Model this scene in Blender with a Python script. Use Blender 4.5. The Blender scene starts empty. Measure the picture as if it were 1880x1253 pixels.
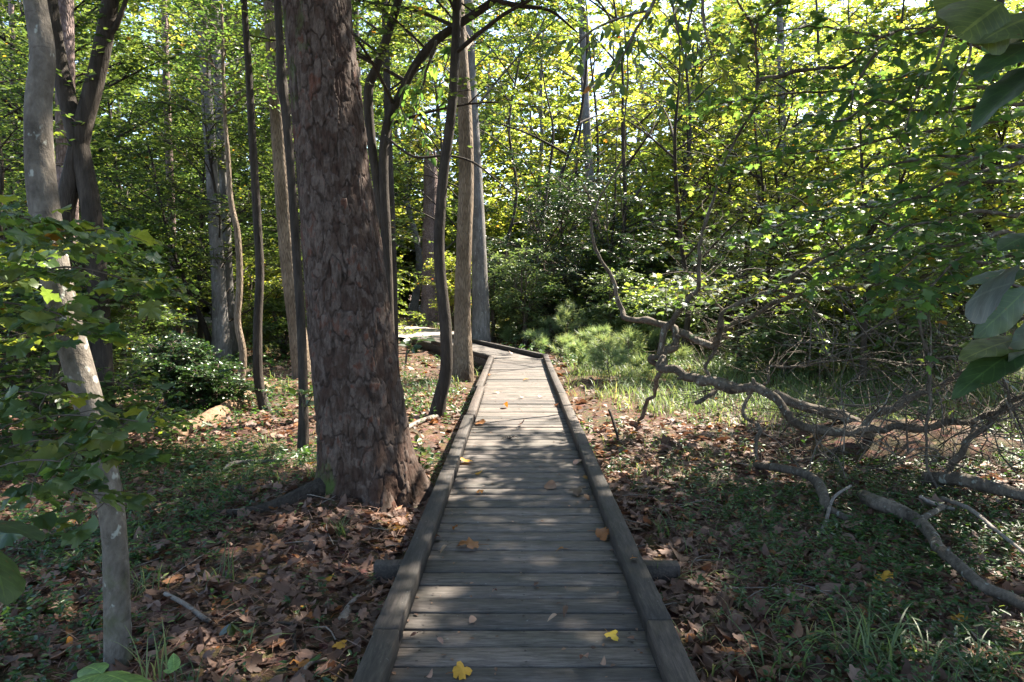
import bpy, math, random
import numpy as np
from mathutils import Vector, Matrix
rng = np.random.default_rng(11)
random.seed(5)
sc = bpy.context.scene
COL = sc.collection
UP = np.array([0., 0., 1.])

# ------------------------------------------------------------ camera model
FOC, CX, CY = 1253.0, 940.0, 626.5
CAMZ = 1.45
PITCH = math.radians(4.31)
YAW = math.radians(0.457)
cam_d = bpy.data.cameras.new('camera')
cam = bpy.data.objects.new('camera', cam_d)
COL.objects.link(cam)
cam.location = (0, 0, CAMZ)
cam.rotation_euler = (math.radians(90) - PITCH, 0, YAW)
cam_d.sensor_width = 36.0
cam_d.lens = 36.0 * FOC / 1880.0
cam_d.clip_start = 0.05
cam_d.clip_end = 2000
sc.camera = cam
RM = np.array(cam.rotation_euler.to_matrix())
C0 = np.array([0, 0, CAMZ])

def ray(px, py):
    return RM @ np.array([(px - CX) / FOC, -(py - CY) / FOC, -1.0])
def P(px, py, d):
    return C0 + ray(px, py) * d
def ocos(px):
    """a round trunk far off the axis looks wider"""
    return 1 / math.sqrt(1 + ((px - CX) / FOC) ** 2)
def onz(px, py, z):
    r = ray(px, py)
    return C0 + r * ((z - CAMZ) / r[2])

# ------------------------------------------------------------ noise
def _h(i, j, k):
    n = (i * 374761393 + j * 668265263 + k * 2147483647 % 4294967296 + k * 1274126177) & 0xffffffff
    n = ((n ^ (n >> 13)) * 1274126177) & 0xffffffff
    n = ((n ^ (n >> 16)) * 2246822519) & 0xffffffff
    return ((n ^ (n >> 15)) & 0xffffff) / float(0x1000000)
def vn(p):
    p = np.asarray(p, float)
    i = np.floor(p).astype(np.int64)
    f = p - i
    f = f * f * (3 - 2 * f)
    r = 0
    for a in (0, 1):
        for b in (0, 1):
            for c in (0, 1):
                w = (f[..., 0] if a else 1 - f[..., 0]) * (f[..., 1] if b else 1 - f[..., 1]) * (f[..., 2] if c else 1 - f[..., 2])
                r = r + w * _h(i[..., 0] + a, i[..., 1] + b, i[..., 2] + c)
    return r
def fbm(p, o=4):
    p = np.asarray(p, float)
    r, a, t = 0, 1.0, 0
    for k in range(o):
        r = r + a * vn(p * (2 ** k) + 17.3 * k)
        t += a
        a *= .5
    return r / t
def sstep(a, b, x):
    t = np.clip((x - a) / (b - a), 0, 1)
    return t * t * (3 - 2 * t)
def gh(x, y):
    """height of the forest floor"""
    x = np.asarray(x, float); y = np.asarray(y, float)
    q = np.stack([x, y, 0 * x], -1)
    z = -0.26 + 0.16 * (fbm(q * .35 + 3, 3) - .5) + 0.05 * (fbm(q * 1.7 + 9, 3) - .5)
    z = z + 0.0009 * np.clip(y - 24, 0, None) ** 1.6
    dm = np.hypot(x + 1.62, y - 5.6)                       # soil mound round the pine
    z = z + 0.12 * np.exp(-(dm / .75) ** 2)
    w = sstep(.75, 1.3, np.abs(x - .03)) 
    z = np.where((y < 16) & (y > -3), z * w + (-0.30) * (1 - w), z)
    return z
def G(px, py, lift=0.0):
    z = -0.26
    for _ in range(6):
        p = onz(px, py, z)
        z = float(gh(p[0], p[1])) + lift
    return np.array([p[0], p[1], z])

def nrmz(v):
    return v / np.maximum(np.linalg.norm(v, axis=-1, keepdims=True), 1e-9)

# ------------------------------------------------------------ mesh builder
class MB:
    def __init__(s):
        s.v, s.f, s.r, s.x, s.n = [], [], [], [], 0
    def add(s, v, f, rnd=0.0, aux=0.0):
        v = np.asarray(v, np.float32).reshape(-1, 3)
        n = len(v)
        if n == 0:
            return
        s.v.append(v)
        fl = f if isinstance(f, list) else [f]
        for a in fl:
            if len(a):
                s.f.append(np.asarray(a, np.int64) + s.n)
        s.r.append(np.broadcast_to(np.asarray(rnd, np.float32), (n,)))
        s.x.append(np.broadcast_to(np.asarray(aux, np.float32), (n,)))
        s.n += n
    def build(s, name, mat, parent=None, smooth=False, origin=None):
        me = bpy.data.meshes.new(name)
        if s.n:
            v = np.concatenate(s.v)
            if origin is not None:
                v = v - np.asarray(origin, np.float32)
            me.vertices.add(len(v))
            me.vertices.foreach_set('co', np.ascontiguousarray(v, np.float32).ravel())
            lv = np.concatenate([a.ravel() for a in s.f]).astype(np.int32)
            tot = np.concatenate([np.full(len(a), a.shape[1], np.int32) for a in s.f])
            st = np.concatenate([[0], np.cumsum(tot)[:-1]]).astype(np.int32)
            me.loops.add(len(lv))
            me.loops.foreach_set('vertex_index', lv)
            me.polygons.add(len(tot))
            me.polygons.foreach_set('loop_start', st)
            me.polygons.foreach_set('loop_total', tot)
            for nm, arr in (('rnd', s.r), ('aux', s.x)):
                at = me.attributes.new(nm, 'FLOAT', 'POINT')
                at.data.foreach_set('value', np.ascontiguousarray(np.concatenate(arr), np.float32))
            me.update(calc_edges=True)
            if smooth:
                me.polygons.foreach_set('use_smooth', np.ones(len(tot), bool))
        me.materials.append(mat)
        o = bpy.data.objects.new(name, me)
        COL.objects.link(o)
        if parent is not None:
            o.parent = parent
        return o

def tag(o, label=None, cat=None, group=None, kind=None):
    if label: o['label'] = label
    if cat: o['category'] = cat
    if group: o['group'] = group
    if kind: o['kind'] = kind
    return o
def thing(name, label, cat, loc, group=None):
    o = bpy.data.objects.new(name, None)
    COL.objects.link(o)
    o.location = tuple(float(c) for c in loc)
    o.empty_display_size = .1
    return tag(o, label, cat, group)
def copy_thing(root, loc, rz=0, sca=1.0, label=None, group=None):
    r = root.copy(); COL.objects.link(r)
    r.location = tuple(float(c) for c in loc); r.rotation_euler = (0, 0, rz); r.scale = (sca,) * 3
    if label: r['label'] = label
    if group: r['group'] = group
    for ch in root.children:
        c = ch.copy(); COL.objects.link(c); c.parent = r
    return r

# ------------------------------------------------------------ tubes
def resample(pts, rad, step):
    pts = np.asarray(pts, float); rad = np.asarray(rad, float)
    K = len(pts)
    e = np.vstack([2 * pts[0] - pts[1], pts, 2 * pts[-1] - pts[-2]])
    P_, R_ = [], []
    for i in range(K - 1):
        p0, p1, p2, p3 = e[i], e[i + 1], e[i + 2], e[i + 3]
        n = max(2, int(np.linalg.norm(p2 - p1) / step))
        t = np.linspace(0, 1, n, endpoint=False)[:, None]
        P_.append(.5 * (2 * p1 + (p2 - p0) * t + (2 * p0 - 5 * p1 + 4 * p2 - p3) * t ** 2 + (3 * p1 - p0 - 3 * p2 + p3) * t ** 3))
        R_.append(rad[i] + (rad[i + 1] - rad[i]) * t[:, 0])
    P_.append(pts[-1:]); R_.append(rad[-1:])
    return np.vstack(P_), np.concatenate(R_)
def frames(pts):
    T = nrmz(np.gradient(pts, axis=0))
    a = np.array([1., 0, 0]) if abs(T[0][0]) < .8 else np.array([0, 1., 0])
    U = np.zeros_like(pts)
    for i in range(len(pts)):
        a = a - T[i] * np.dot(a, T[i])
        a = a / max(np.linalg.norm(a), 1e-9)
        U[i] = a
    return T, U, np.cross(T, U)
def tube(mb, pts, rad, sides=8, step=.15, rough=.0, rs=3.0, rnd=0.0, cap=True):
    pts, rad = resample(pts, rad, step)
    T, U, V = frames(pts)
    K = len(pts)
    th = np.linspace(0, 2 * np.pi, sides, endpoint=False)
    dirs = U[:, None] * np.cos(th)[None, :, None] + V[:, None] * np.sin(th)[None, :, None]
    r = np.repeat(rad[:, None], sides, 1)
    if rough:
        sd = rng.random() * 50
        L = np.concatenate([[0], np.cumsum(np.linalg.norm(np.diff(pts, axis=0), axis=1))])
        q = np.stack([np.cos(th)[None] * 1.1 + 0 * L[:, None], np.sin(th)[None] * 1.1 + 0 * L[:, None], L[:, None] * rs + 0 * th[None]], -1) + sd
        r = r * (1 + rough * 2 * (fbm(q, 3) - .5))
    v = pts[:, None] + dirs * r[..., None]
    i = np.arange(K - 1)[:, None] * sides
    j = np.arange(sides)[None]
    j2 = (j + 1) % sides
    f = np.stack([i + j, i + j2, i + sides + j2, i + sides + j], -1).reshape(-1, 4)
    fs = [f]
    vv = v.reshape(-1, 3)
    if cap:
        fs.append((np.arange(sides) + (K - 1) * sides)[None])
        fs.append(np.arange(sides)[::-1][None])
    mb.add(vv, fs, rnd)
    return pts

# ------------------------------------------------------------ leaves
def tpl(v, f):
    return np.array(v, float), [np.array(a, int) for a in f]
# plain folded leaf, two quads
def oval_tpl(w=.26, fold=.07, tip=-.06):
    return tpl([(0, 0, 0), (.32, -w, fold), (.7, -w * .75, fold * .8), (1, 0, tip), (.7, w * .75, fold * .8), (.32, w, fold)],
               [[(0, 1, 2, 3), (0, 3, 4, 5)]])
T_OVAL = oval_tpl()
T_ROUND = oval_tpl(.36, .1)
T_NARROW = oval_tpl(.15, .05)
def fan_tpl(out, c=(.4, 0), curl=.35, fold=.10):
    out = np.array(out, float)
    def z(p): return -curl * ((p[..., 0] - .3) ** 2) + fold * np.abs(p[..., 1]) - curl * .8 * p[..., 1] ** 2
    pts = np.vstack([[c], out])
    v = np.column_stack([pts, z(pts)])
    n = len(out)
    f = [(0, 1 + i, 1 + (i + 1) % n) for i in range(n)]
    return tpl(v, [f])
def mirror(h):
    return h + [(x, -y) for x, y in reversed(h) if abs(y) > 1e-6]
MAPLE = mirror([(0, 0), (-.04, -.16), (.04, -.36), (.16, -.30), (.22, -.46), (.40, -.56), (.52, -.52), (.50, -.38), (.58, -.22), (.72, -.30), (.84, -.20), (.90, -.08), (1.02, 0)])
T_MAPLE = fan_tpl(MAPLE)
T_MAPLES = fan_tpl(mirror([(0, 0), (.02, -.30), (.25, -.32), (.45, -.52), (.55, -.22), (.78, -.24), (1, 0)]))
def wavy_fan(seed):
    r = np.random.default_rng(seed)
    v, f = T_MAPLE
    v = v.copy()
    v[1:, :2] += r.normal(0, .03, (len(v) - 1, 2))
    v[:, 2] += .16 * np.sin(v[:, 0] * 6 + r.random() * 6) * (.3 + np.abs(v[:, 1])) + r.normal(0, .035, len(v)) + .25 * v[:, 1] ** 2 * r.normal(0, 2)
    return v, f
def stalked(T):
    v, f = T
    k = len(v)
    v = np.vstack([v, [(-.5, -.008, .03), (-.5, .008, .03), (.02, .012, .0), (.02, -.012, .0)]])
    return v, f + [np.array([(k, k + 3, k + 2, k + 1)])]
T_MAPLEV = [stalked(wavy_fan(s)) for s in (1, 2, 3, 4, 5)]
def big_leaf_tpl(w=.24, n=8, fold=.16, curl=.25, obt=.75):
    """long leaf blade with midrib, several quads each side"""
    t = np.linspace(0, 1, n + 1)
    prof = w * np.sin(np.pi * np.clip(t, 0, 1) ** obt) ** .8
    v, f = [], []
    for i, ti in enumerate(t):
        z = -curl * ti ** 2
        for k in (-1, -.5, 0, .5, 1):
            y = k * prof[i]
            v.append((ti, y, z + fold * abs(y) - 1.1 * y * y + .012 * math.sin(ti * 25) * abs(k)))
    for i in range(n):
        for k in range(4):
            a = i * 5 + k
            f.append((a, a + 1, a + 6, a + 5))
    return tpl(v, [f])
T_BIG = big_leaf_tpl()
T_BLADE = None
def place(mb, T, pos, dr, nr, size, rnd, aux=0.0):
    """many copies of a leaf template"""
    pos = np.asarray(pos, float).reshape(-1, 3)
    n = len(pos)
    if n == 0: return
    x = nrmz(np.broadcast_to(dr, (n, 3)))
    z = np.broadcast_to(nr, (n, 3))
    y = nrmz(np.cross(z, x))
    z = np.cross(x, y)
    v, fs = T
    k = len(v)
    s = np.broadcast_to(np.asarray(size, float), (n,))[:, None, None]
    w = pos[:, None] + s * (v[None, :, 0:1] * x[:, None] + v[None, :, 1:2] * y[:, None] + v[None, :, 2:3] * z[:, None])
    off = (np.arange(n) * k)[:, None, None]
    ff = [(a[None] + off).reshape(-1, a.shape[1]) for a in fs]
    mb.add(w.reshape(-1, 3), ff, np.repeat(np.broadcast_to(np.asarray(rnd, float), (n,)), k), aux if np.isscalar(aux) else np.repeat(aux, k))

# ------------------------------------------------------------ sun gaps in the canopy
SUN_AZ, SUN_EL = math.radians(46), math.radians(50)
SUN = np.array([math.cos(SUN_EL) * math.sin(SUN_AZ), math.cos(SUN_EL) * math.cos(SUN_AZ), math.sin(SUN_EL)])
GAPS = [  # ground x, y, rx, ry, strength : crowns opened along the sun's rays to light these spots
    (0.0, 11.2, 1.5, 3.3, 1.0), (-1.6, 18.5, 2.6, 4.5, 1.0), (-4.5, 28, 5, 8, 1.0), (1.9, 9.9, 2.0, 2.0, .92), (2.8, 16.0, 3.4, 3.6, 1.0),
    (-3.2, 8.6, 2.2, 1.9, .97), (-5.0, 11.0, 2.2, 2.4, .97), (-2.2, 13.5, 2.0, 2.2, .9),
    (7.0, 12.5, 4.0, 4.0, .85), (5.0, 11.0, 4.6, 3.2, .92), (9.5, 15.5, 5, 4.2, .8), (-8, 17, 4, 4, .7), (3.3, 6.1, 1.9, 1.6, .68), (6.3, 7.2, 2.0, 1.8, .7),
    (-.45, 5.0, .35, .55, .95), (-1.05, 5.35, .35, .35, .8), (.1, 3.35, .30, .22, .55), (.05, 2.85, .36, .25, .5), (-.2, 4.6, .3, .25, .4),
    (.2, 4.0, .4, .12, .42), (.0, 2.45, .5, .2, .5), (-.5, 3.0, .2, .3, .7), (-2.9, 2.35, .5, .4, .8), (-2.75, 2.0, .5, .5, .85),
    (2.6, 5.8, .5, .5, .6), (3.3, 6.6, .8, .6, .6), (1.9, 3.0, .6, .35, .7), (2.5, 4.1, .18, .14, .9), (2.2, 4.7, .5, .3, .6), (3.1, 4.2, .4, .3, .6), (1.5, 4.3, .3, .2, .6), (1.3, 6.2, .4, .5, .65), (.95, 3.2, .3, .4, .7), (2.4, 3.3, .4, .25, .6), (-1.1, 3.0, .35, .25, .55), (-2.2, 3.7, .4, .3, .5),
]
def lit(p, key=False):
    t = (p[:, 2] + .1) / SUN[2]
    gx = p[:, 0] - SUN[0] * t; gy = p[:, 1] - SUN[1] * t
    L = np.zeros(len(p))
    for (x, y, rx, ry, s) in (GAPS[:5] if key else GAPS):
        d = ((gx - x) / rx) ** 2 + ((gy - y) / ry) ** 2
        L = np.maximum(L, s * (1 - sstep(.55, 1.25, d)))
    n = fbm(np.stack([gx * 2.3, gy * 2.3, 0 * gx], -1), 3)
    if key: return L, n
    b = fbm(np.stack([gx * .33 + 40, gy * .33, 0 * gx + 8], -1), 2)          # canopy thinned away from the near walk to let sun flecks in
    far = np.maximum(sstep(9, 13, gy), sstep(3.5, 6, np.abs(gx)) * sstep(5, 8, gy))
    L = np.maximum(L, (.78 - .3 * sstep(-4, -9, gx)) * sstep(.47, .58, b) * far)
    return L, n
def sunkeep(p, key=False):
    L, n = lit(p, key)
    return ~((L > .02) & (n < L * .78 + .02) & (p[:, 2] > 1.7))

def twig_leaves(mw, ml, S, D, L, T=T_OVAL, size=.09, m=9, droop=.15, tilt=.45, r=.004, cull=False, base=None, hang=0.0, flat=.7, rb=None, wood=True, szj=.3):
    S, D, L = np.asarray(S, float), nrmz(np.asarray(D, float)), np.asarray(L, float)
    n = len(S)
    if n == 0: return
    wob = rng.normal(0, .09, (n, 3))
    def at(t):
        t = np.asarray(t)
        if t.ndim == 1: t = np.broadcast_to(t, (n, len(t)))
        Lt = (L[:, None] * t)[..., None]
        return S[:, None] + D[:, None] * Lt - UP * (droop * L[:, None] * t ** 2)[..., None] + wob[:, None] * (L[:, None] * np.sin(np.pi * t))[..., None]
    lat = nrmz(np.cross(D, UP) + 1e-4)
    if wood:
        tt = np.array([0, .35, .7, 1.])
        c = at(tt)
        V = np.cross(D, lat)
        th = np.array([0, 2.09, 4.19])
        ring = lat[:, None] * np.cos(th)[None, :, None] + V[:, None] * np.sin(th)[None, :, None]
        rr = r * np.array([1, .8, .55, .25])
        w = c[:, :, None] + ring[:, None] * rr[None, :, None, None]
        f = []
        for a in range(3):
            for b in range(3):
                f.append((a * 3 + b, a * 3 + (b + 1) % 3, a * 3 + 3 + (b + 1) % 3, a * 3 + 3 + b))
        f = np.array(f)
        ff = (f[None] + (np.arange(n) * 12)[:, None, None]).reshape(-1, 4)
        if base is not None and cull:
            k = sunkeep(c[:, 2]) | (rng.random(n) < .5)
            ff = (f[None] + (np.arange(n) * 12)[:, None, None])[k].reshape(-1, 4)
        mw.add(w.reshape(-1, 3), ff, .5)
    t = np.linspace(.15, 1, m)[None] + rng.uniform(-.05, .05, (n, m))
    pos = at(np.clip(t, 0.02, 1))
    side = np.where((np.arange(m) % 2 == 0), 1, -1)[None, :, None] * np.ones((n, 1, 1))
    side[:, -1] *= .2
    dr = D[:, None] * .55 + lat[:, None] * side * .85 + rng.normal(0, .28, (n, m, 3))
    dr[..., 2] = dr[..., 2] * flat - hang - .1
    nr = UP * 1.0 + rng.normal(0, tilt, (n, m, 3))
    if hang > .6:
        nr = nr * .4 + lat[:, None] * side + rng.normal(0, .4, (n, m, 3))
    pos = pos.reshape(-1, 3); dr = nrmz(dr.reshape(-1, 3)); nr = nr.reshape(-1, 3)
    sz = size * rng.uniform(1 - szj, 1 + szj, n * m)
    rd = np.clip(rng.normal(.45, .2, n * m) + np.repeat(rng.normal(0, .12, n), m), 0, .92)
    rd = np.where(rng.random(n * m) < .004, 1.0, rd)
    if rb is not None: rd = np.where(rd > .99, rd, np.clip(rd + rb, 0, .9))
    k = np.ones(len(pos), bool)
    if cull:
        k = sunkeep(pos, cull == 'key')
    pos, dr, nr, sz, rd = pos[k], dr[k], nr[k], sz[k], rd[k]
    if isinstance(T, list):
        g = rng.integers(0, len(T), len(pos))
        for q, tq in enumerate(T):
            h = g == q
            place(ml, tq, pos[h] + dr[h] * sz[h, None] * .45, dr[h], nr[h], sz[h], rd[h])
    else:
        place(ml, T, pos, dr, nr, sz, rd)

def limb_twigs(pts, n, L0, L1, upb=.15, t0=.15, spread=.9, acc=None):
    pts = np.asarray(pts, float)
    K = len(pts)
    t = t0 + (1 - t0) * (np.arange(n) + rng.random(n)) / n
    t = np.minimum(t, .999)
    s = t * (K - 1)
    i = s.astype(int); f = (s - i)[:, None]
    S = pts[i] * (1 - f) + pts[i + 1] * f
    tg = nrmz(pts[i + 1] - pts[i])
    lat = nrmz(np.cross(tg, UP) + 1e-3)
    sd = np.where(np.arange(n) % 2 == 0, 1, -1)[:, None]
    D = nrmz(tg * .55 + lat * sd * spread + UP * upb + rng.normal(0, .3, (n, 3)))
    L = rng.uniform(L0, L1, n) * (1.1 - .45 * t)
    acc[0].append(S); acc[1].append(D); acc[2].append(L)

def crown(mw, ml, tp, z0, z1, R, nl, tw=10, T=T_OVAL, size=.09, m=9, up=.35, cull=True, tilt=.45, droop=.2, Lt=(.45, .95), shape=.5, hang=0.0, az=None, rb=None, limbr=.009, sub=3):
    """limbs, side limbs, twigs and leaves round a trunk polyline tp (Kx3)"""
    tp = np.asarray(tp, float)
    acc = ([], [], [])
    for i in range(nl):
        u = (i + rng.random()) / nl
        z = z0 + (z1 - z0) * u
        j = int(np.clip(np.searchsorted(tp[:, 2], z) - 1, 0, len(tp) - 2))
        f = np.clip((z - tp[j, 2]) / max(tp[j + 1, 2] - tp[j, 2], 1e-3), 0, 1)
        st = tp[j] * (1 - f) + tp[j + 1] * f
        a = i * 2.4 + rng.uniform(-.8, .8)
        if az is not None: a = rng.uniform(*az)
        prof = (np.sin(np.pi * np.clip(.12 + .88 * u, 0, 1) ** shape)) ** .7 + .25
        ln = R * prof * rng.uniform(.45, 1.2)
        d = np.array([math.cos(a), math.sin(a), up * (1 + u) + rng.uniform(-.3, .5)])
        d /= np.linalg.norm(d)
        perp = np.array([-d[1], d[0], 0])
        def path(st, d, ln, perp, k=5):
            k1, k2 = rng.normal(0, .16, 2)
            return np.array([st + d * ln * t + perp * ln * (k1 * math.sin(3 * t) + k2 * t * t) + UP * ln * (.12 * math.sin(t * 2.5) - droop * .6 * t * t) for t in np.linspace(0, 1, k)])
        pts = path(st, d, ln, perp)
        if cull and not sunkeep(pts[2:], cull == 'key').any(): continue
        r0 = limbr * ln + .006
        tube(mw, pts, np.linspace(r0, .005, 5), 5, step=max(.3, ln / 6), cap=False, rnd=rng.random())
        limb_twigs(pts, max(3, int(tw * ln / R)), Lt[0], Lt[1], acc=acc, t0=.1)
        for q in range(sub):
            t = rng.uniform(.2, .85); w = t * 4; b = int(w); s0 = pts[b] + (pts[b + 1] - pts[b]) * (w - b)
            sg = 1 if q % 2 else -1
            dd = nrmz(nrmz(pts[b + 1] - pts[b]) * .7 + perp * sg * rng.uniform(.5, 1) + UP * rng.uniform(-.25, .5))
            l2 = ln * (1 - t * .5) * rng.uniform(.35, .7)
            pp = path(s0, dd, l2, nrmz(np.cross(dd, UP)), 4)
            if cull and not sunkeep(pp[1:], cull == 'key').any(): continue
            tube(mw, pp, np.linspace(r0 * .5, .004, 4), 4, step=max(.35, l2 / 4), cap=False, rnd=rng.random())
            limb_twigs(pp, max(2, int(tw * .8 * l2 / R)), Lt[0], Lt[1], acc=acc, t0=.1)
    if not acc[0]: return
    S, D, L = (np.concatenate(a) for a in acc)
    twig_leaves(mw, ml, S, D, L, T, size, m, droop, tilt, cull=cull, base=1, hang=hang, rb=rb)
# ------------------------------------------------------------ materials
def newmat(name):
    m = bpy.data.materials.new(name); m.use_nodes = True
    nt = m.node_tree; nt.nodes.clear()
    return m, nt
def N(nt, t, **kw):
    n = nt.nodes.new(t)
    for k, v in kw.items():
        if k.startswith('_'): setattr(n, k[1:], v)
        else: n.inputs[k].default_value = v
    return n
def ramp(nt, fac, stops, interp='LINEAR'):
    r = nt.nodes.new('ShaderNodeValToRGB'); r.color_ramp.interpolation = interp
    e = r.color_ramp.elements
    while len(e) < len(stops): e.new(.5)
    for el, (p, c) in zip(e, stops):
        el.position = p; el.color = (*c, 1)
    nt.links.new(fac, r.inputs[0])
    return r.outputs[0]
def mixc(nt, a, b, fac, mode='MIX'):
    m = nt.nodes.new('ShaderNodeMix'); m.data_type = 'RGBA'; m.blend_type = mode
    for s, v in ((6, a), (7, b), (0, fac)):
        if hasattr(v, 'is_linked'): nt.links.new(v, m.inputs[s])
        elif s == 0: m.inputs[0].default_value = v
        else: m.inputs[s].default_value = (*v, 1)
    return m.outputs[2]
def math_(nt, op, a, b=0.0, c=None):
    m = nt.nodes.new('ShaderNodeMath'); m.operation = op
    for i, v in enumerate((a, b) if c is None else (a, b, c)):
        if hasattr(v, 'is_linked'): nt.links.new(v, m.inputs[i])
        else: m.inputs[i].default_value = v
    return m.outputs[0]
def attr(nt, name):
    a = nt.nodes.new('ShaderNodeAttribute'); a.attribute_name = name
    return a.outputs['Fac']
def coord(nt, scale=(1, 1, 1), kind='Object'):
    t = nt.nodes.new('ShaderNodeTexCoord')
    mp = nt.nodes.new('ShaderNodeMapping'); mp.inputs['Scale'].default_value = scale
    nt.links.new(t.outputs[kind], mp.inputs[0])
    return mp.outputs[0]
def noise(nt, vec, scale, detail=4, rough=.55, dist=0.0):
    n = N(nt, 'ShaderNodeTexNoise', Scale=scale, Detail=detail, Roughness=rough, Distortion=dist)
    nt.links.new(vec, n.inputs['Vector'])
    return n.outputs['Fac']
def voro(nt, vec, scale, feature='DISTANCE_TO_EDGE'):
    n = N(nt, 'ShaderNodeTexVoronoi', _feature=feature, Scale=scale)
    nt.links.new(vec, n.inputs['Vector'])
    return n.outputs['Distance'] if feature != 'F1' else n.outputs['Color']
def finish(nt, col, rough, h=None, bump=.3, dist=.01, spec=.3):
    p = N(nt, 'ShaderNodeBsdfPrincipled')
    nt.links.new(col, p.inputs['Base Color'])
    if hasattr(rough, 'is_linked'): nt.links.new(rough, p.inputs['Roughness'])
    else: p.inputs['Roughness'].default_value = rough
    p.inputs['Specular IOR Level'].default_value = spec
    if h is not None:
        b = N(nt, 'ShaderNodeBump', Strength=bump, Distance=dist)
        nt.links.new(h, b.inputs['Height']); nt.links.new(b.outputs[0], p.inputs['Normal'])
    o = nt.nodes.new('ShaderNodeOutputMaterial')
    nt.links.new(p.outputs[0], o.inputs[0])
    return p

def leaf_mat(name, stops, trans=(2.7, 2.5, 1.3), tf=.45, rough=.42, spec=.45, vary=.25):
    m, nt = newmat(name)
    c = ramp(nt, attr(nt, 'rnd'), stops)
    oi = nt.nodes.new('ShaderNodeObjectInfo')
    hs = nt.nodes.new('ShaderNodeHueSaturation')
    nt.links.new(math_(nt, 'MULTIPLY_ADD', oi.outputs['Random'], vary, 1 - vary / 2), hs.inputs['Value'])
    nt.links.new(math_(nt, 'MULTIPLY_ADD', oi.outputs['Random'], .03, .485), hs.inputs['Hue'])
    nt.links.new(c, hs.inputs['Color'])
    c = hs.outputs[0]
    v = coord(nt)
    mot = noise(nt, v, 60, 2)
    c = mixc(nt, c, mixc(nt, c, (.55, .55, .5), 1.0, 'MULTIPLY'), math_(nt, 'MULTIPLY', math_(nt, 'SUBTRACT', mot, .45), 1.2))
    p = N(nt, 'ShaderNodeBsdfPrincipled')
    nt.links.new(c, p.inputs['Base Color'])
    p.inputs['Roughness'].default_value = rough
    p.inputs['Specular IOR Level'].default_value = spec
    t = nt.nodes.new('ShaderNodeBsdfTranslucent')
    nt.links.new(mixc(nt, c, trans, 1.0, 'MULTIPLY'), t.inputs[0])
    ms = N(nt, 'ShaderNodeMixShader', Fac=tf)
    nt.links.new(p.outputs[0], ms.inputs[1]); nt.links.new(t.outputs[0], ms.inputs[2])
    o = nt.nodes.new('ShaderNodeOutputMaterial')
    nt.links.new(ms.outputs[0], o.inputs[0])
    return m
def bark_mat(name, dark, light, sc_=14, stretch=.25, bump=.8, lichen=None, moss=None, ridged=False, rings=0.0):
    m, nt = newmat(name)
    v = coord(nt, (1, 1, stretch))
    n1 = noise(nt, v, sc_, 6, .65, .3)
    n2 = noise(nt, coord(nt, (1, 1, stretch * .6)), sc_ * 3.2, 4, .6)
    h = math_(nt, 'ADD', n1, math_(nt, 'MULTIPLY', n2, .5))
    if ridged:
        vr = voro(nt, v, sc_ * 1.6)
        h = math_(nt, 'ADD', math_(nt, 'MULTIPLY', math_(nt, 'MINIMUM', vr, .25), 2.2), math_(nt, 'MULTIPLY', n2, .5))
        c = ramp(nt, h, [(.1, dark), (.38, tuple((a + b) / 2 for a, b in zip(dark, light))), (.85, light)])
    else:
        c = ramp(nt, h, [(.45, dark), (.75, tuple((a + b) / 2 for a, b in zip(dark, light))), (1.05 if False else 1.0, light)])
    if rings:
        vr2 = noise(nt, coord(nt, (.25, .25, 1)), 26, 3, .6)
        c = mixc(nt, c, dark, math_(nt, 'MULTIPLY', math_(nt, 'GREATER_THAN', vr2, .64), rings))
    big = noise(nt, coord(nt, (1, 1, .6)), 2.3, 3)
    c = mixc(nt, c, mixc(nt, c, (.6, .58, .55), 1.0, 'MULTIPLY'), ramp(nt, big, [(.4, (0, 0, 0)), (.65, (1, 1, 1))]))
    if lichen:
        li = noise(nt, coord(nt, (1, 1, .7)), 17, 3, .5)
        c = mixc(nt, c, lichen, math_(nt, 'MULTIPLY', ramp(nt, li, [(.63, (0, 0, 0)), (.67, (1, 1, 1))]), .55))
    if moss:
        g = nt.nodes.new('ShaderNodeNewGeometry')
        sx = nt.nodes.new('ShaderNodeSeparateXYZ'); nt.links.new(g.outputs['Position'], sx.inputs[0])
        low = math_(nt, 'MULTIPLY', math_(nt, 'SUBTRACT', moss[1], sx.outputs[2]), moss[2])
        f = math_(nt, 'MULTIPLY', ramp(nt, math_(nt, 'ADD', noise(nt, coord(nt), 7, 4), math_(nt, 'MULTIPLY', low, .35)), [(.55, (0, 0, 0)), (.78, (1, 1, 1))]), .8)
        c = mixc(nt, c, moss[0], f)
    finish(nt, c, .85, h, bump, .02, .2)
    return m

DG1, DG2, DG3, YG = (.024, .048, .017), (.046, .080, .026), (.085, .122, .034), (.19, .20, .03)
M = {}
M['leaf_under'] = leaf_mat('understory_leaf', [(0, DG1), (.4, DG2), (.75, DG3), (.93, (.13, .17, .03)), (1, (.24, .15, .03))], tf=.5)
M['leaf_yellow'] = leaf_mat('yellowgreen_leaf', [(0, (.045, .082, .02)), (.4, (.088, .130, .034)), (.75, (.14, .17, .05)), (.93, (.22, .20, .055)), (1, (.38, .15, .03))], tf=.58, trans=(3.0, 2.6, 1.1))  # sunlit, backlit glow put into a yellower base and transmission colour
M['leaf_maple'] = leaf_mat('maple_leaf', [(0, (.022, .056, .024)), (.4, (.045, .092, .036)), (.8, (.078, .13, .042)), (.95, (.13, .15, .035)), (1, (.2, .10, .03))], tf=.5, rough=.40, spec=.55, trans=(3.4, 2.9, 1.2))
M['leaf_dark'] = leaf_mat('dark_evergreen_leaf', [(0, (.012, .03, .012)), (.5, (.02, .045, .016)), (1, (.035, .065, .02))], tf=.18, rough=.42, spec=.5)
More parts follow.
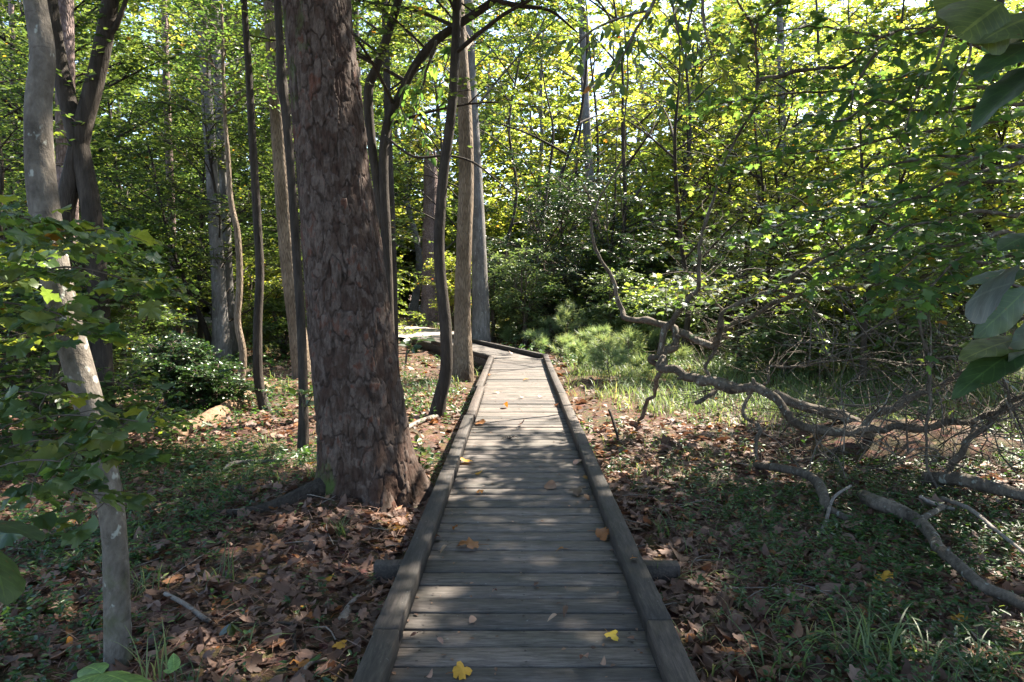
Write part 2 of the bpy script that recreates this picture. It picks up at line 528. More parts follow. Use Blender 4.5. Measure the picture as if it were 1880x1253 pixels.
M['leaf_laurel'] = leaf_mat('laurel_leaf', [(0, (.04, .075, .03)), (.5, (.08, .125, .05)), (1, (.17, .21, .10))], tf=.35, rough=.42, spec=.5)
M['leaf_holly'] = leaf_mat('holly_leaf', [(0, (.015, .04, .012)), (.5, (.03, .065, .018)), (1, (.05, .09, .02))], tf=.2, rough=.36, spec=.6)
M['leaf_canopy'] = leaf_mat('canopy_leaf', [(0, DG1), (.5, DG2), (1, DG3)], tf=.4)

def big_leaf_mat(name, c1, c2, spots, tf, rough=.46):
    m, nt = newmat(name)
    oi = nt.nodes.new('ShaderNodeObjectInfo')
    c = ramp(nt, oi.outputs['Random'], [(0, c1), (1, c2)])
    t, y = attr(nt, 'rnd'), attr(nt, 'aux')
    ay = math_(nt, 'ABSOLUTE', y)
    ph = math_(nt, 'FRACT', math_(nt, 'ADD', math_(nt, 'MULTIPLY', t, 8.5), math_(nt, 'MULTIPLY', ay, -1.7)))
    side = math_(nt, 'LESS_THAN', math_(nt, 'ABSOLUTE', math_(nt, 'SUBTRACT', ph, .5)), .055)
    vein = math_(nt, 'MAXIMUM', math_(nt, 'LESS_THAN', ay, .05), math_(nt, 'MULTIPLY', side, .55))
    c = mixc(nt, c, mixc(nt, c, (1.9, 1.7, 1.6), 1.0, 'MULTIPLY'), vein)
    n = noise(nt, coord(nt), 30, 4, .6)
    c = mixc(nt, c, mixc(nt, c, (.6, .62, .6), 1.0, 'MULTIPLY'), ramp(nt, n, [(.42, (0, 0, 0)), (.62, (1, 1, 1))]))
    s = noise(nt, coord(nt), 70, 1, .4)
    c = mixc(nt, c, (.10, .05, .02), math_(nt, 'MULTIPLY', ramp(nt, s, [(.72, (0, 0, 0)), (.75, (1, 1, 1))]), spots))
    p = N(nt, 'ShaderNodeBsdfPrincipled'); nt.links.new(c, p.inputs['Base Color'])
    p.inputs['Roughness'].default_value = rough; p.inputs['Specular IOR Level'].default_value = .45
    bp = N(nt, 'ShaderNodeBump', Strength=.35, Distance=.003); nt.links.new(math_(nt, 'SUBTRACT', n, vein), bp.inputs['Height']); nt.links.new(bp.outputs[0], p.inputs['Normal'])
    tr = nt.nodes.new('ShaderNodeBsdfTranslucent'); nt.links.new(mixc(nt, c, (2.2, 1.9, .6), 1.0, 'MULTIPLY'), tr.inputs[0])
    ms = N(nt, 'ShaderNodeMixShader', Fac=tf); nt.links.new(p.outputs[0], ms.inputs[1]); nt.links.new(tr.outputs[0], ms.inputs[2])
    o = nt.nodes.new('ShaderNodeOutputMaterial'); nt.links.new(ms.outputs[0], o.inputs[0])
    return m
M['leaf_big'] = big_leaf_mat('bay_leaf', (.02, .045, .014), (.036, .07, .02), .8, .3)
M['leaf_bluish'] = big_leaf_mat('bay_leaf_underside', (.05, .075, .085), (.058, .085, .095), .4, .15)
M['leaf_backlit'] = big_leaf_mat('backlit_bay_leaf', (.085, .115, .03), (.10, .13, .03), 1.0, .5)  # backlight put into the colour: paler and yellower than the other bay leaves
M['cover'] = leaf_mat('ground_cover_leaf', [(0, (.015, .042, .014)), (.5, (.03, .075, .02)), (.85, (.055, .11, .028)), (1, (.14, .19, .05))], tf=.35, rough=.4)
M['grass'] = leaf_mat('grass_blade', [(0, (.045, .08, .035)), (.5, (.10, .145, .065)), (.85, (.20, .215, .11)), (1, (.34, .29, .16))], tf=.4, rough=.5)
M['bright'] = big_leaf_mat('pale_broad_leaf', (.15, .27, .08), (.20, .33, .11), .3, .4)
M['needle'] = leaf_mat('pine_needle', [(0, (.08, .135, .075)), (.5, (.14, .20, .115)), (1, (.26, .26, .15))], tf=.35, rough=.45)
M['litter'] = leaf_mat('dead_leaf', [(0, (.03, .018, .012)), (.3, (.075, .043, .03)), (.55, (.14, .082, .06)), (.82, (.24, .155, .12)), (.93, (.25, .12, .05)), (.985, (.28, .10, .025)), (1, (.5, .26, .03))], trans=(1.3, 1.0, .7), tf=.22, rough=.6, spec=.3, vary=0)
M['gold'] = leaf_mat('golden_leaf', [(0, (.22, .10, .03)), (.35, (.33, .14, .03)), (.7, (.50, .24, .03)), (1, (.62, .38, .04))], trans=(1.3, 1.1, .5), tf=.25, rough=.5, spec=.35, vary=.1)
M['brownleaf'] = leaf_mat('brown_leaf', [(0, (.06, .03, .02)), (.5, (.17, .085, .05)), (1, (.32, .2, .14))], trans=(1.2, 1.0, .8), tf=.15, rough=.55, vary=.1)
M['smooth'] = bark_mat('smooth_grey_bark', (.04, .033, .027), (.21, .182, .155), 13, .7, .8, lichen=(.40, .42, .38), moss=((.07, .08, .03), .35, .6), rings=.35)
M['dark'] = bark_mat('dark_bark', (.018, .014, .012), (.075, .06, .05), 22, .18, 1.0)
M['brown'] = bark_mat('furrowed_brown_bark', (.07, .05, .036), (.27, .205, .15), 26, .12, 1.0, ridged=True)
M['grey'] = bark_mat('grey_bark', (.075, .068, .065), (.25, .23, .22), 16, .22, .9, lichen=(.3, .31, .29))
M['twig'] = bark_mat('twig_bark', (.05, .038, .03), (.14, .11, .09), 30, .4, .3)
M['limb'] = bark_mat('limb_bark', (.032, .025, .02), (.19, .155, .125), 16, .5, .9, lichen=(.30, .31, .27), rings=.4)
M['log'] = bark_mat('rotten_log', (.07, .04, .025), (.32, .21, .135), 9, .5, 1.0)
M['dead'] = bark_mat('dead_wood', (.09, .075, .065), (.33, .29, .26), 20, .4, .5)
M['pinefar'] = bark_mat('distant_pine_bark', (.08, .05, .045), (.27, .20, .185), 13, .35, 1.0, ridged=True)
def pine_mat():
    m, nt = newmat('pine_plate_bark')
    r, x = attr(nt, 'rnd'), attr(nt, 'aux')
    v = coord(nt, (1, 1, .35))
    n1 = noise(nt, v, 34, 6, .7)
    n2 = noise(nt, coord(nt, (1, 1, .5)), 9, 4, .6)
    c = ramp(nt, math_(nt, 'ADD', math_(nt, 'MULTIPLY', r, .6), math_(nt, 'MULTIPLY', n2, .5)),
             [(.15, (.024, .014, .011)), (.35, (.056, .031, .023)), (.5, (.064, .042, .033)), (.66, (.112, .085, .073)), (.8, (.095, .038, .024)), (.95, (.135, .104, .09))])
    c = mixc(nt, c, mixc(nt, c, (.45, .42, .4), 1.0, 'MULTIPLY'), ramp(nt, n1, [(.35, (1, 1, 1)), (.6, (0, 0, 0))]))
    c = mixc(nt, (.032, .022, .018), c, ramp(nt, x, [(.02, (0, 0, 0)), (.17, (1, 1, 1))]))
    g = nt.nodes.new('ShaderNodeNewGeometry')
    sx = nt.nodes.new('ShaderNodeSeparateXYZ'); nt.links.new(g.outputs['Position'], sx.inputs[0])
    low = math_(nt, 'MAXIMUM', math_(nt, 'SUBTRACT', .75, sx.outputs[2]), 0.0)
    left = math_(nt, 'MULTIPLY', math_(nt, 'SUBTRACT', -1.75, sx.outputs[0]), .55)
    mf = math_(nt, 'ADD', noise(nt, coord(nt, (1, 1, .5)), 5, 5, .65), math_(nt, 'ADD', math_(nt, 'MULTIPLY', low, .26), math_(nt, 'MINIMUM', left, .12)))
    c = mixc(nt, c, (.045, .075, .015), math_(nt, 'MULTIPLY', ramp(nt, mf, [(.60, (0, 0, 0)), (.74, (1, 1, 1))]), .75))
    finish(nt, c, .88, math_(nt, 'ADD', n1, math_(nt, 'MULTIPLY', n2, .4)), .6, .008, .2)
    return m
M['pine'] = pine_mat()
def deck_mat(name, along, a, b, cdark):
    """weathered board; the grain runs along the given axis of the object"""
    m, nt = newmat(name)
    s = {'x': (.12, 1, 1), 'y': (1, .12, 1)}[along]
    t = nt.nodes.new('ShaderNodeTexCoord')
    r = attr(nt, 'rnd')
    cb = nt.nodes.new('ShaderNodeCombineXYZ')
    nt.links.new(math_(nt, 'MULTIPLY', r, 37.0), cb.inputs[0]); nt.links.new(math_(nt, 'MULTIPLY', r, 91.0), cb.inputs[2])
    va = nt.nodes.new('ShaderNodeVectorMath'); va.operation = 'ADD'
    nt.links.new(t.outputs['Object'], va.inputs[0]); nt.links.new(cb.outputs[0], va.inputs[1])
    mp = nt.nodes.new('ShaderNodeMapping'); mp.inputs['Scale'].default_value = s
    nt.links.new(va.outputs[0], mp.inputs[0])
    mp2 = nt.nodes.new('ShaderNodeMapping'); mp2.inputs['Scale'].default_value = tuple(.35 if k < 1 else 1 for k in s)
    nt.links.new(va.outputs[0], mp2.inputs[0])
    g1 = noise(nt, mp.outputs[0], 70, 6, .7, .6)
    g2 = noise(nt, mp.outputs[0], 190, 3, .6)
    st = noise(nt, mp2.outputs[0], 5, 5, .6, .5)
    c = ramp(nt, g1, [(.3, cdark), (.5, a), (.72, b)])
    c = mixc(nt, c, mixc(nt, c, (.62, .66, .64), 1.0, 'MULTIPLY'), ramp(nt, st, [(.42, (0, 0, 0)), (.62, (1, 1, 1))]))
    pb = ramp(nt, r, [(0, (.62, .63, .66)), (.5, (.95, .95, .95)), (1, (1.25, 1.2, 1.15))])
    c = mixc(nt, c, pb, 1.0, 'MULTIPLY')
    c = mixc(nt, c, cdark, math_(nt, 'MULTIPLY', ramp(nt, g2, [(.62, (0, 0, 0)), (.75, (1, 1, 1))]), .6))
    sp = noise(nt, t.outputs['Object'], 45, 2, .5)
    c = mixc(nt, c, (.27, .27, .25), math_(nt, 'MULTIPLY', ramp(nt, sp, [(.72, (0, 0, 0)), (.76, (1, 1, 1))]), .4))
    finish(nt, c, .72, math_(nt, 'ADD', g1, math_(nt, 'MULTIPLY', g2, .5)), .5, .004, .35)
    return m
M['deck'] = deck_mat('weathered_deck_board', 'x', (.104, .086, .077), (.185, .16, .142), (.032, .027, .024))
M['rail'] = deck_mat('weathered_kerb_timber', 'y', (.048, .037, .032), (.10, .078, .066), (.018, .014, .012))
def ground_mat():
    m, nt = newmat('forest_soil')
    v = coord(nt)
    n1 = noise(nt, v, 3, 6, .65)
    n2 = noise(nt, v, 28, 5, .7, .5)
    vc = voro(nt, v, 16, 'F1')
    c = ramp(nt, n2, [(.3, (.03, .018, .012)), (.5, (.075, .045, .03)), (.7, (.15, .09, .06))])
    c = mixc(nt, c, mixc(nt, c, vc, .5, 'OVERLAY'), .5)
    c = mixc(nt, c, (.035, .05, .015), math_(nt, 'MULTIPLY', ramp(nt, n1, [(.5, (0, 0, 0)), (.7, (1, 1, 1))]), .6))
    finish(nt, c, .9, n2, .9, .03, .15)
    return m
M['ground'] = ground_mat()
def path_mat():
    m, nt = newmat('pale_path')
    v = coord(nt)
    c = ramp(nt, noise(nt, v, 9, 7, .7), [(.3, (.20, .17, .15)), (.55, (.30, .265, .24)), (.8, (.38, .34, .31))])
    finish(nt, c, .9, noise(nt, v, 60, 4), .5, .01, .2)
    return m
M['path'] = path_mat()
# ------------------------------------------------------------ ground, path, boardwalk
def axis(a, b, near, far):
    core = np.arange(a, b + 1e-6, near)
    g = near * 1.12 ** np.arange(1, 200)
    c = np.cumsum(g); c = c[c < far]
    return np.concatenate([(a - c)[::-1], core, b + c])
gx_, gy_ = axis(-9, 9, .11, 420), axis(0, 22, .11, 420)
X_, Y_ = np.meshgrid(gx_, gy_)
q_ = np.stack([X_, Y_, 0 * X_], -1)
Z_ = gh(X_, Y_) + (.035 * (fbm(q_ * 9, 3) - .5)) * (np.hypot(X_, Y_ - 10) < 30)
mb = MB()
nx_, ny_ = len(gx_), len(gy_)
ii = (np.arange(ny_ - 1)[:, None] * nx_ + np.arange(nx_ - 1)[None])
mb.add(np.stack([X_, Y_, Z_], -1).reshape(-1, 3), np.stack([ii, ii + 1, ii + nx_ + 1, ii + nx_], -1).reshape(-1, 4))
tag(mb.build('ground', M['ground'], smooth=True), kind='structure')

# far path, beyond the end of the boards
cl = np.array([(-1.55, 19.6), (-2.3, 22.0), (-3.6, 25.0), (-5.6, 28.5), (-8.8, 32.0), (-14, 35), (-22, 37)])
c3, w_ = resample(np.column_stack([cl, 0 * cl[:, 0]]), np.array([.62, .95, 1.45, 1.9, 2.1, 2.1, 2.1]), .4)
tn = nrmz(np.gradient(c3, axis=0)); sdv = np.stack([tn[:, 1], -tn[:, 0], 0 * tn[:, 0]], -1)
mb = MB(); rows = []
for k in np.linspace(-1, 1, 7):
    p = c3 + sdv * (w_ * k + .12 * (fbm(c3 * 1.3 + k * 5, 2) - .5))[:, None]
    p[:, 2] = np.maximum(gh(p[:, 0], p[:, 1]) + .12, np.interp(p[:, 1], [19, 21, 24], [-.03, -.04, -.12]) ) - .06 * abs(k) ** 3
    rows.append(p)
R_ = np.stack(rows, 1); n_ = len(c3)
ii = np.arange(n_ - 1)[:, None] * 7 + np.arange(6)[None]
mb.add(R_.reshape(-1, 3), np.stack([ii, ii + 1, ii + 8, ii + 7], -1).reshape(-1, 4))
tag(mb.build('path', M['path'], smooth=True), kind='structure')

bw = thing('boardwalk', 'long weathered grey plank boardwalk with low timber kerbs bending left into the woods', 'boardwalk', (0.03, 0, 0))
O_ = np.array([.03, 0, 0])
def board(mb, cx, cy, hx, hy, z0, z1, ang=0.0, rnd=0.0, bev=.004, jit=.0, warp=0.0):
    """one bevelled timber; the top is cupped a little"""
    ca, sa = math.cos(ang), math.sin(ang)
    nx = max(2, int(max(hx, hy) * 2 / .12))
    alongx = hx >= hy
    L, W = (hx, hy) if alongx else (hy, hx)
    t = np.linspace(-L, L, nx)
    prof = [(-W, z0), (-W, z1 - bev), (-W + bev, z1), (0, z1 - .001), (W - bev, z1), (W, z1 - bev), (W, z0)]
    V = []
    sd = rng.random() * 90
    for a in t:
        wv = warp * (vn(np.array([a * .8 + sd, 3.1, 0.])) - .5)
        dz = warp * .5 * (vn(np.array([a * .9 + sd, 9.7, 0.])) - .5)
        for (w, z) in prof:
            n = jit * (vn(np.array([a * 6 + sd, w * 40, z * 40])) - .5)
            x, y = (a, w + wv + n) if alongx else (w + wv + n, a)
            V.append((cx + x * ca - y * sa, cy + x * sa + y * ca, z + dz + n * .5))
    k = len(prof)
    f = [(i * k + j, i * k + (j + 1) % k, (i + 1) * k + (j + 1) % k, (i + 1) * k + j) for i in range(nx - 1) for j in range(k)]
    mb.add(V, [np.array(f), np.arange(k)[::-1][None], (np.arange(k) + (nx - 1) * k)[None]], rnd)
deck, nails = MB(), MB()
y = .6
XL, XR = -.58, .64
while y < 14.0:
    w = .1465 + rng.normal(0, .0015)
    dx = rng.normal(0, .006)
    board(deck, (XL + XR) / 2 + dx, y + w / 2, (XR - XL) / 2 - .01, w / 2 - .0052 - abs(rng.normal(0, .0012)), -.038, rng.normal(0, .0018), ang=rng.normal(.006, .0035), rnd=rng.random(), jit=.003, warp=.004)
    if y < 9:
        for xn in (-.40, .03, .47):
            for dy in (.03, w - .03):
                p = np.array([xn + rng.normal(0, .008), y + dy + rng.normal(0, .004), .0024])
                th = np.linspace(0, 2 * np.pi, 7)[:-1]
                nails.add(np.column_stack([p[0] + .006 * np.cos(th), p[1] + .006 * np.sin(th), np.full(6, p[2])]), np.arange(6)[None])
    y += w + .002
Y1 = y
# the bend: boards fan round, then run on up to the path
ANG2 = math.radians(22)
pv = np.array([XL - .02, 14.0])
d2 = np.array([-math.sin(ANG2), math.cos(ANG2)]); n2 = np.array([math.cos(ANG2), math.sin(ANG2)])
W2 = XR - XL
for k in range(3):
    a = ANG2 * (k + .5) / 3
    board(deck, pv[0] + math.cos(a) * W2 / 2, pv[1] + math.sin(a) * W2 / 2 + .08, W2 / 2, .11, -.038, .002 - .0015 * k, ang=a, rnd=rng.random(), jit=.003)
s = .1
while s < 7.0:
    w = .146
    c = pv + d2 * (s + w / 2) + n2 * W2 / 2
    board(deck, c[0], c[1], W2 / 2 - .01, w / 2 - .004, -.038, rng.normal(0, .0018), ang=ANG2 + rng.normal(0, .004), rnd=rng.random(), jit=.003)
    s += w + .003
deck_o = deck.build('deck', M['deck'], bw, origin=O_)
M['iron'], nt = newmat('rusty_nail'); finish(nt, mixc(nt, (.03, .025, .022), (.05, .04, .035), .5), .7)
nails.build('nail_heads', M['iron'], deck_o, origin=O_)['kind'] = 'stuff'
def rail(cx, y0, y1, hw=.05, z0=.014, z1=.098, ang=0.0):
    r = MB()
    board(r, cx, (y0 + y1) / 2, hw, (y1 - y0) / 2, z0, z1 + rng.normal(0, .002), ang=ang, rnd=rng.random(), bev=.005, jit=.004, warp=.010)
    return r.build('kerb_rail', M['rail'], bw, origin=O_)
Lj = [.5, 2.63, 5.05, 7.3, 9.5, 11.6, 13.9]
for a, b in zip(Lj[:-1], Lj[1:]):
    rail(-.53 + rng.normal(0, .007), a + .004, b - .004, ang=rng.normal(0, .002))
Rj = [.5, 2.72, 5.9, 8.9, 11.8, 14.35]
for a, b in zip(Rj[:-1], Rj[1:]):
    rail(.587 + rng.normal(0, .005), a + .004, b - .004, ang=rng.normal(0, .0015))
def block(x, y, hw=.052, hl=.13):
    r = MB(); board(r, x, y, hw, hl, .0025, .0135, rnd=rng.random(), bev=.003, jit=.003)
    r.build('rail_block', M['rail'], bw, origin=O_)
for yy in (1.2, 2.63, 3.75, 5.05, 6.2, 7.3, 8.4, 9.5, 10.6, 11.6, 12.8, 13.7):
    block(-.53 , yy)
    block(.587, yy)
def rail2(side, s0, s1):
    c0 = pv + d2 * s0 + n2 * side; c1 = pv + d2 * s1 + n2 * side; c = (c0 + c1) / 2
    r = MB(); board(r, c[0], c[1], .045, (s1 - s0) / 2, .003, .10, ang=ANG2, rnd=rng.random(), bev=.008, jit=.008, warp=.008)
    r.build('kerb_rail', M['rail'], bw, origin=O_)
for s0, s1 in ((-.06, 2.6), (2.62, 4.8), (4.82, 7.0)):
    rail2(W2 - .05, s0, s1)
for s0, s1 in ((.06, 2.3), (2.32, 4.6)):
    rail2(.05, s0, s1)
# joists and sleepers underneath
for x in (XL + .03, .03, XR - .03):
    r = MB(); board(r, x, 7.2, .02, 6.8, -.20, -.040, rnd=rng.random()); r.build('joist', M['rail'], bw, origin=O_)
for k in (.03, W2 - .03):
    c = pv + d2 * 3.5 + n2 * k
    r = MB(); board(r, c[0], c[1], .02, 3.45, -.22, -.040, ang=ANG2, rnd=rng.random()); r.build('joist', M['rail'], bw, origin=O_)
for yy, xl, xr in ((4.0, -.86, .97), (1.6, -.7, .75), (6.6, -.68, .74), (9.1, -.66, .74), (11.6, -.7, .72), (13.8, -.7, .75)):
    zz = float(max(gh(xl, yy), gh(xr, yy)))
    r = MB(); board(r, (xl + xr) / 2, yy, (xr - xl) / 2, .045, -.36, -.19, rnd=rng.random(), bev=.003, jit=.002)
    r.build('sleeper', M['rail'], bw, origin=O_)

# ------------------------------------------------------------ fallen leaves on the boards : every one a thing
T_CURL = [fan_tpl(MAPLE, curl=c, fold=f) for c, f in ((.5, .3), (-.6, .1), (.2, .5), (-.3, -.35))]
T_CURLO = []
for w, fo, cu in ((.30, .5, .35), (.36, -.45, -.5), (.22, .8, .6), (.42, .3, -.3)):
    T_CURLO.append(big_leaf_tpl(w, 6, fo, cu, .85))
def deck_leaf(px, py, wpx, kind, label, mat='gold', z=0.004, yaw=None, rnd=None):
    p = onz(px, py, z)
    d = p[1]
    size = wpx * d / FOC * 1.32
    mbl = MB()
    if kind == 'm':
        T = wavy_fan(int(px + py)) if rng.random() < .5 else T_CURL[rng.integers(4)]
    else:
        T = T_CURLO[rng.integers(4)]
    a = rng.uniform(0, 6.28) if yaw is None else yaw
    dr = np.array([math.cos(a), math.sin(a), rng.uniform(-.06, .06)])
    rr = rng.random() if rnd is None else rnd
    t0_ = MB()
    place(t0_, T, [-.45 * dr * size], dr, UP + rng.normal(0, .22, 3) + np.array([0, -.25, 0]), size, rr)
    v = t0_.v[0]
    v[:, 2] -= v[:, 2].min() - .001
    mbl.add(v, [f for f in t0_.f], rr)
    # leaf stalk
    st = v[1 if kind == 'm' else 0].astype(float)
    tube(mbl, [st, st - dr * size * .25 + np.array([0, 0, .003]), st - dr * size * .45 + np.array([.004, .003, 0])], [.0016, .0013, .001], 4, .02)
    o = mbl.build('fallen_leaf', M[mat])
    o.location = tuple(float(c) for c in p)
    tag(o, label, 'leaf', 'fallen leaves on the boardwalk')
DL = [
 (850, 1240, 29, 'm', 'bright yellow lobed leaf on the nearest whole board at the frame edge', 'gold', .95),
 (1124, 1172, 21, 'm', 'small bright yellow lobed leaf near the right kerb', 'gold', .98),
 (1158, 1176, 15, 'o', 'little brown curled leaf right beside a yellow lobed leaf', 'brownleaf', .5),
 (860, 1005, 32, 'm', 'broad flat orange brown leaf on the left middle of the near boards', 'gold', .15),
 (815, 1015, 15, 'o', 'small squarish tan leaf just left of the broad orange brown leaf', 'brownleaf', .9),
 (803, 992, 16, 'o', 'dull brown curled leaf by the left kerb above the tan leaf', 'brownleaf', .4),
 (835, 972, 11, 'o', 'tiny orange leaf near the left kerb beyond the broad brown leaf', 'gold', .3),
 (1110, 988, 28, 'm', 'orange tan leaf leaning against the foot of the right kerb', 'gold', .1),
 (1060, 908, 24, 'm', 'dark brown curled up leaf standing on its edges', 'brownleaf', .1),
 (1077, 918, 14, 'o', 'small brown leaf just beyond the dark curled leaf near the right kerb', 'brownleaf', .5),
 (1010, 895, 22, 'o', 'shrivelled brown leaf with a long stalk in mid boards', 'brownleaf', .45),
 (855, 850, 20, 'm', 'pale yellow green leaf near the left kerb where sun begins', 'gold', .9),
 (880, 906, 12, 'm', 'small orange leaf left of centre on shaded boards', 'gold', .2),
 (878, 870, 12, 'o', 'small golden leaf a little behind the pale yellow green leaf', 'gold', .6),
 (1075, 881, 11, 'o', 'small rust leaf close beside the right kerb in shade', 'gold', .05),
 (1060, 852, 16, 'o', 'light tan curled leaf by the right kerb at the shade edge', 'brownleaf', .95),
 (1028, 1017, 14, 'o', 'small folded orange brown leaf right of centre', 'gold', .05),
 (985, 1075, 11, 'o', 'dark brown narrow leaf on centre boards', 'brownleaf', .15),
 (1038, 1130, 18, 'o', 'dark narrow leaf lying crosswise right of centre', 'brownleaf', .1),
 (1015, 1142, 15, 'o', 'pale buff leaf beside the dark crosswise leaf', 'brownleaf', 1.0),
 (868, 1142, 14, 'o', 'pale round buff leaf left of centre on a near board', 'brownleaf', .95),
 (760, 1168, 10, 'o', 'little brown leaf beside the left kerb on a near board', 'brownleaf', .5),
 (808, 1180, 14, 'o', 'thin pale curled leaf edge near the left kerb', 'brownleaf', .85),
 (788, 1244, 13, 'o', 'pale grey leaf left of the bright yellow leaf at the frame edge', 'brownleaf', 1.0),
 (1072, 1222, 28, 'o', 'long pale curled leaf lying on the last near boards', 'brownleaf', .8),
 (1106, 1222, 14, 'o', 'small pinkish tan leaf beside the long pale curled leaf', 'brownleaf', .9),
 (908, 1087, 10, 'o', 'tiny pale leaf in the middle of the near boards', 'brownleaf', .8),
 (1164, 1027, 14, 'o', 'bright orange oval leaf lying on top of the right kerb', 'gold', .3),
 (880, 780, 17, 'm', 'brown orange lobed leaf in the sunlit stretch by the left kerb', 'gold', .12),
 (958, 782, 14, 'm', 'tan leaf in the sunlit stretch near the centre', 'brownleaf', .8),
 (927, 749, 13, 'o', 'golden leaf in the sunlit stretch left of centre', 'gold', .5),
 (912, 722, 9, 'o', 'small tan leaf near the left kerb in the sunlit stretch', 'gold', .3),
 (958, 732, 8, 'o', 'small brown leaf centre of the sunlit stretch', 'brownleaf', .4),
 (993, 731, 8, 'o', 'small dark leaf right of centre in the sunlit stretch', 'brownleaf', .2),
 (966, 699, 9, 'm', 'orange leaf standing upright in far sunlit boards', 'gold', .1),
 (1003, 668, 9, 'm', 'bright orange leaf against the right kerb near the bend', 'gold', .25),
 (896, 690, 8, 'o', 'small orange leaf by the left kerb near the bend', 'gold', .4),
 (938, 650, 7, 'o', 'brown leaf lying on the boards at the bend', 'brownleaf', .35),
 (1022, 746, 9, 'o', 'dark rust leaf by the right kerb in sunlit stretch', 'gold', .0),
]
for px, py, w, k, lab, mt, rd in DL:
    z = .103 if 'top of the right kerb' in lab else .004
    deck_leaf(px, py, w, k, lab, mt, z, rnd=rd)
# small dark twig lying on the boards
p = onz(935, 806, .012)
tw = MB()
for a, l in ((.6, .10), (2.2, .08), (3.6, .09), (5.0, .07), (1.4, .06)):
    tube(tw, [p, p + np.array([math.cos(a) * l * .6, math.sin(a) * l * .6, .02]), p + np.array([math.cos(a) * l, math.sin(a) * l, .0])], [.005, .004, .002], 5, .03)
o = tw.build('fallen_twig', M['dark']); tag(o, 'small dark forked twig lying on the boards at the shade edge', 'twig')

# crumbs of bark and leaf on the boards
deb = MB(); n = 260; y = 2.0 + 10 * rng.random(n) ** 1.3; x = XL + .1 + (XR - XL - .2) * rng.beta(.6, .6, n); a = rng.uniform(0, 6.28, n)
place(deb, T_OVAL, np.stack([x, y, 0 * x + .006], -1), np.stack([np.cos(a), np.sin(a), 0 * a], -1), UP + rng.normal(0, .25, (n, 3)), rng.uniform(.008, .03, n), rng.uniform(0, .8, n))
o = deb.build('leaf_crumbs', M['brownleaf']); tag(o, 'crumbs of bark and dead leaf scattered on the boards', 'leaf crumbs', kind='stuff')
# ------------------------------------------------------------ forest floor : dead leaves, seedlings, grass
def scatter(n, dmax, dmin=1.6, power=1.0, side=None, wide=.86):
    d = dmin + (dmax - dmin) * rng.random(n) ** power
    x = (rng.random(n) * 2 - 1) * wide * (d + .6)
    return x, d
def clear_walk(x, y, mrg=.02):
    on1 = (x > XL - mrg) & (x < XR + mrg) & (y < 14.2)
    u = (x - pv[0]) * d2[0] + (y - pv[1]) * d2[1]; w = (x - pv[0]) * n2[0] + (y - pv[1]) * n2[1]
    on2 = (u > -.3) & (u < 7.2) & (w > -.05) & (w < W2 + .05)
    cx = np.interp(y, cl[:, 1], cl[:, 0]); hw = np.interp(y, cl[:, 1], [.62, .95, 1.45, 1.9, 2.1, 2.1, 2.1])
    on3 = (y > 19.5) & (y < 33) & (np.abs(x - cx) < hw * 1.05)
    return ~(on1 | on2 | on3)
T_LIT = [T_CURL[0], T_CURL[1], T_CURL[3]]
litter = MB()
def litter_add(n, dmin, dmax, smin, smax, power, hi):
    x, y = scatter(n, dmax, dmin, power)
    k = clear_walk(x, y)
    x, y = x[k], y[k]
    dens = fbm(np.stack([x * .6, y * .6, 0 * x + 4], -1), 3)
    grassy = sstep(2.2, 3.6, x) * sstep(7.5, 9, y) 
    k = rng.random(len(x)) < (.25 + 1.5 * sstep(.38, .6, dens)) * (1 - .8 * grassy)
    x, y = x[k], y[k]
    n = len(x)
    z = gh(x, y) + rng.uniform(.0, .035, n)
    a = rng.uniform(0, 6.28, n)
    dr = np.stack([np.cos(a), np.sin(a), rng.normal(0, .25, n)], -1)
    nr = UP + rng.normal(0, .42, (n, 3))
    s = rng.uniform(smin, smax, n) * np.where(rng.random(n) < .15, 1.5, 1)
    rd = np.clip(rng.beta(2.2, 2.0, n), 0, .93)
    rd = np.where(rng.random(n) < .02, rng.uniform(.93, 1, n), rd)
    pos = np.stack([x, y, z], -1) - dr * s[:, None] * .4
    if hi:
        g = rng.integers(0, 6, n)
        for q in range(3):
            place(litter, T_LIT[q], pos[g == q], dr[g == q], nr[g == q], s[g == q], rd[g == q])
        for q in range(3):
            place(litter, T_CURLO[q], pos[g == q + 3], dr[g == q + 3], nr[g == q + 3], s[g == q + 3], rd[g == q + 3])
    else:
        g = rng.integers(0, 2, n)
        place(litter, T_ROUND, pos[g == 0], dr[g == 0], nr[g == 0], s[g == 0], rd[g == 0])
        place(litter, T_MAPLES, pos[g == 1], dr[g == 1], nr[g == 1], s[g == 1], rd[g == 1])
litter_add(9500, 1.7, 5.5, .03, .095, .75, True)
litter_add(9000, 1.7, 6, .012, .03, .75, False)
litter_add(16000, 5, 12, .06, .12, .7, False)
litter_add(14000, 5, 13, .02, .06, .7, False)
litter_add(20000, 11, 34, .09, .17, .8, False)
# fallen pine needles among the leaves
x, y = scatter(16000, 8, 1.7, .75); k = clear_walk(x, y); x, y = x[k], y[k]; n = len(x); a = rng.uniform(0, 6.28, n)
dr = np.stack([np.cos(a), np.sin(a), rng.normal(0, .12, n)], -1)
T_PN = tpl([(0, -.010, 0), (.5, -.012, .04), (1, 0, 0), (.5, .012, .04), (0, .010, 0)], [[(0, 1, 3, 4)], [(1, 2, 3)]])
place(litter, T_PN, np.stack([x, y, gh(x, y) + rng.uniform(.015, .05, n)], -1), dr, UP + rng.normal(0, .3, (n, 3)), rng.uniform(.08, .17, n), rng.uniform(.35, .9, n))
o = litter.build('leaf_litter', M['litter']); tag(o, 'carpet of brown dead leaves on the forest floor', 'leaf litter', kind='stuff')

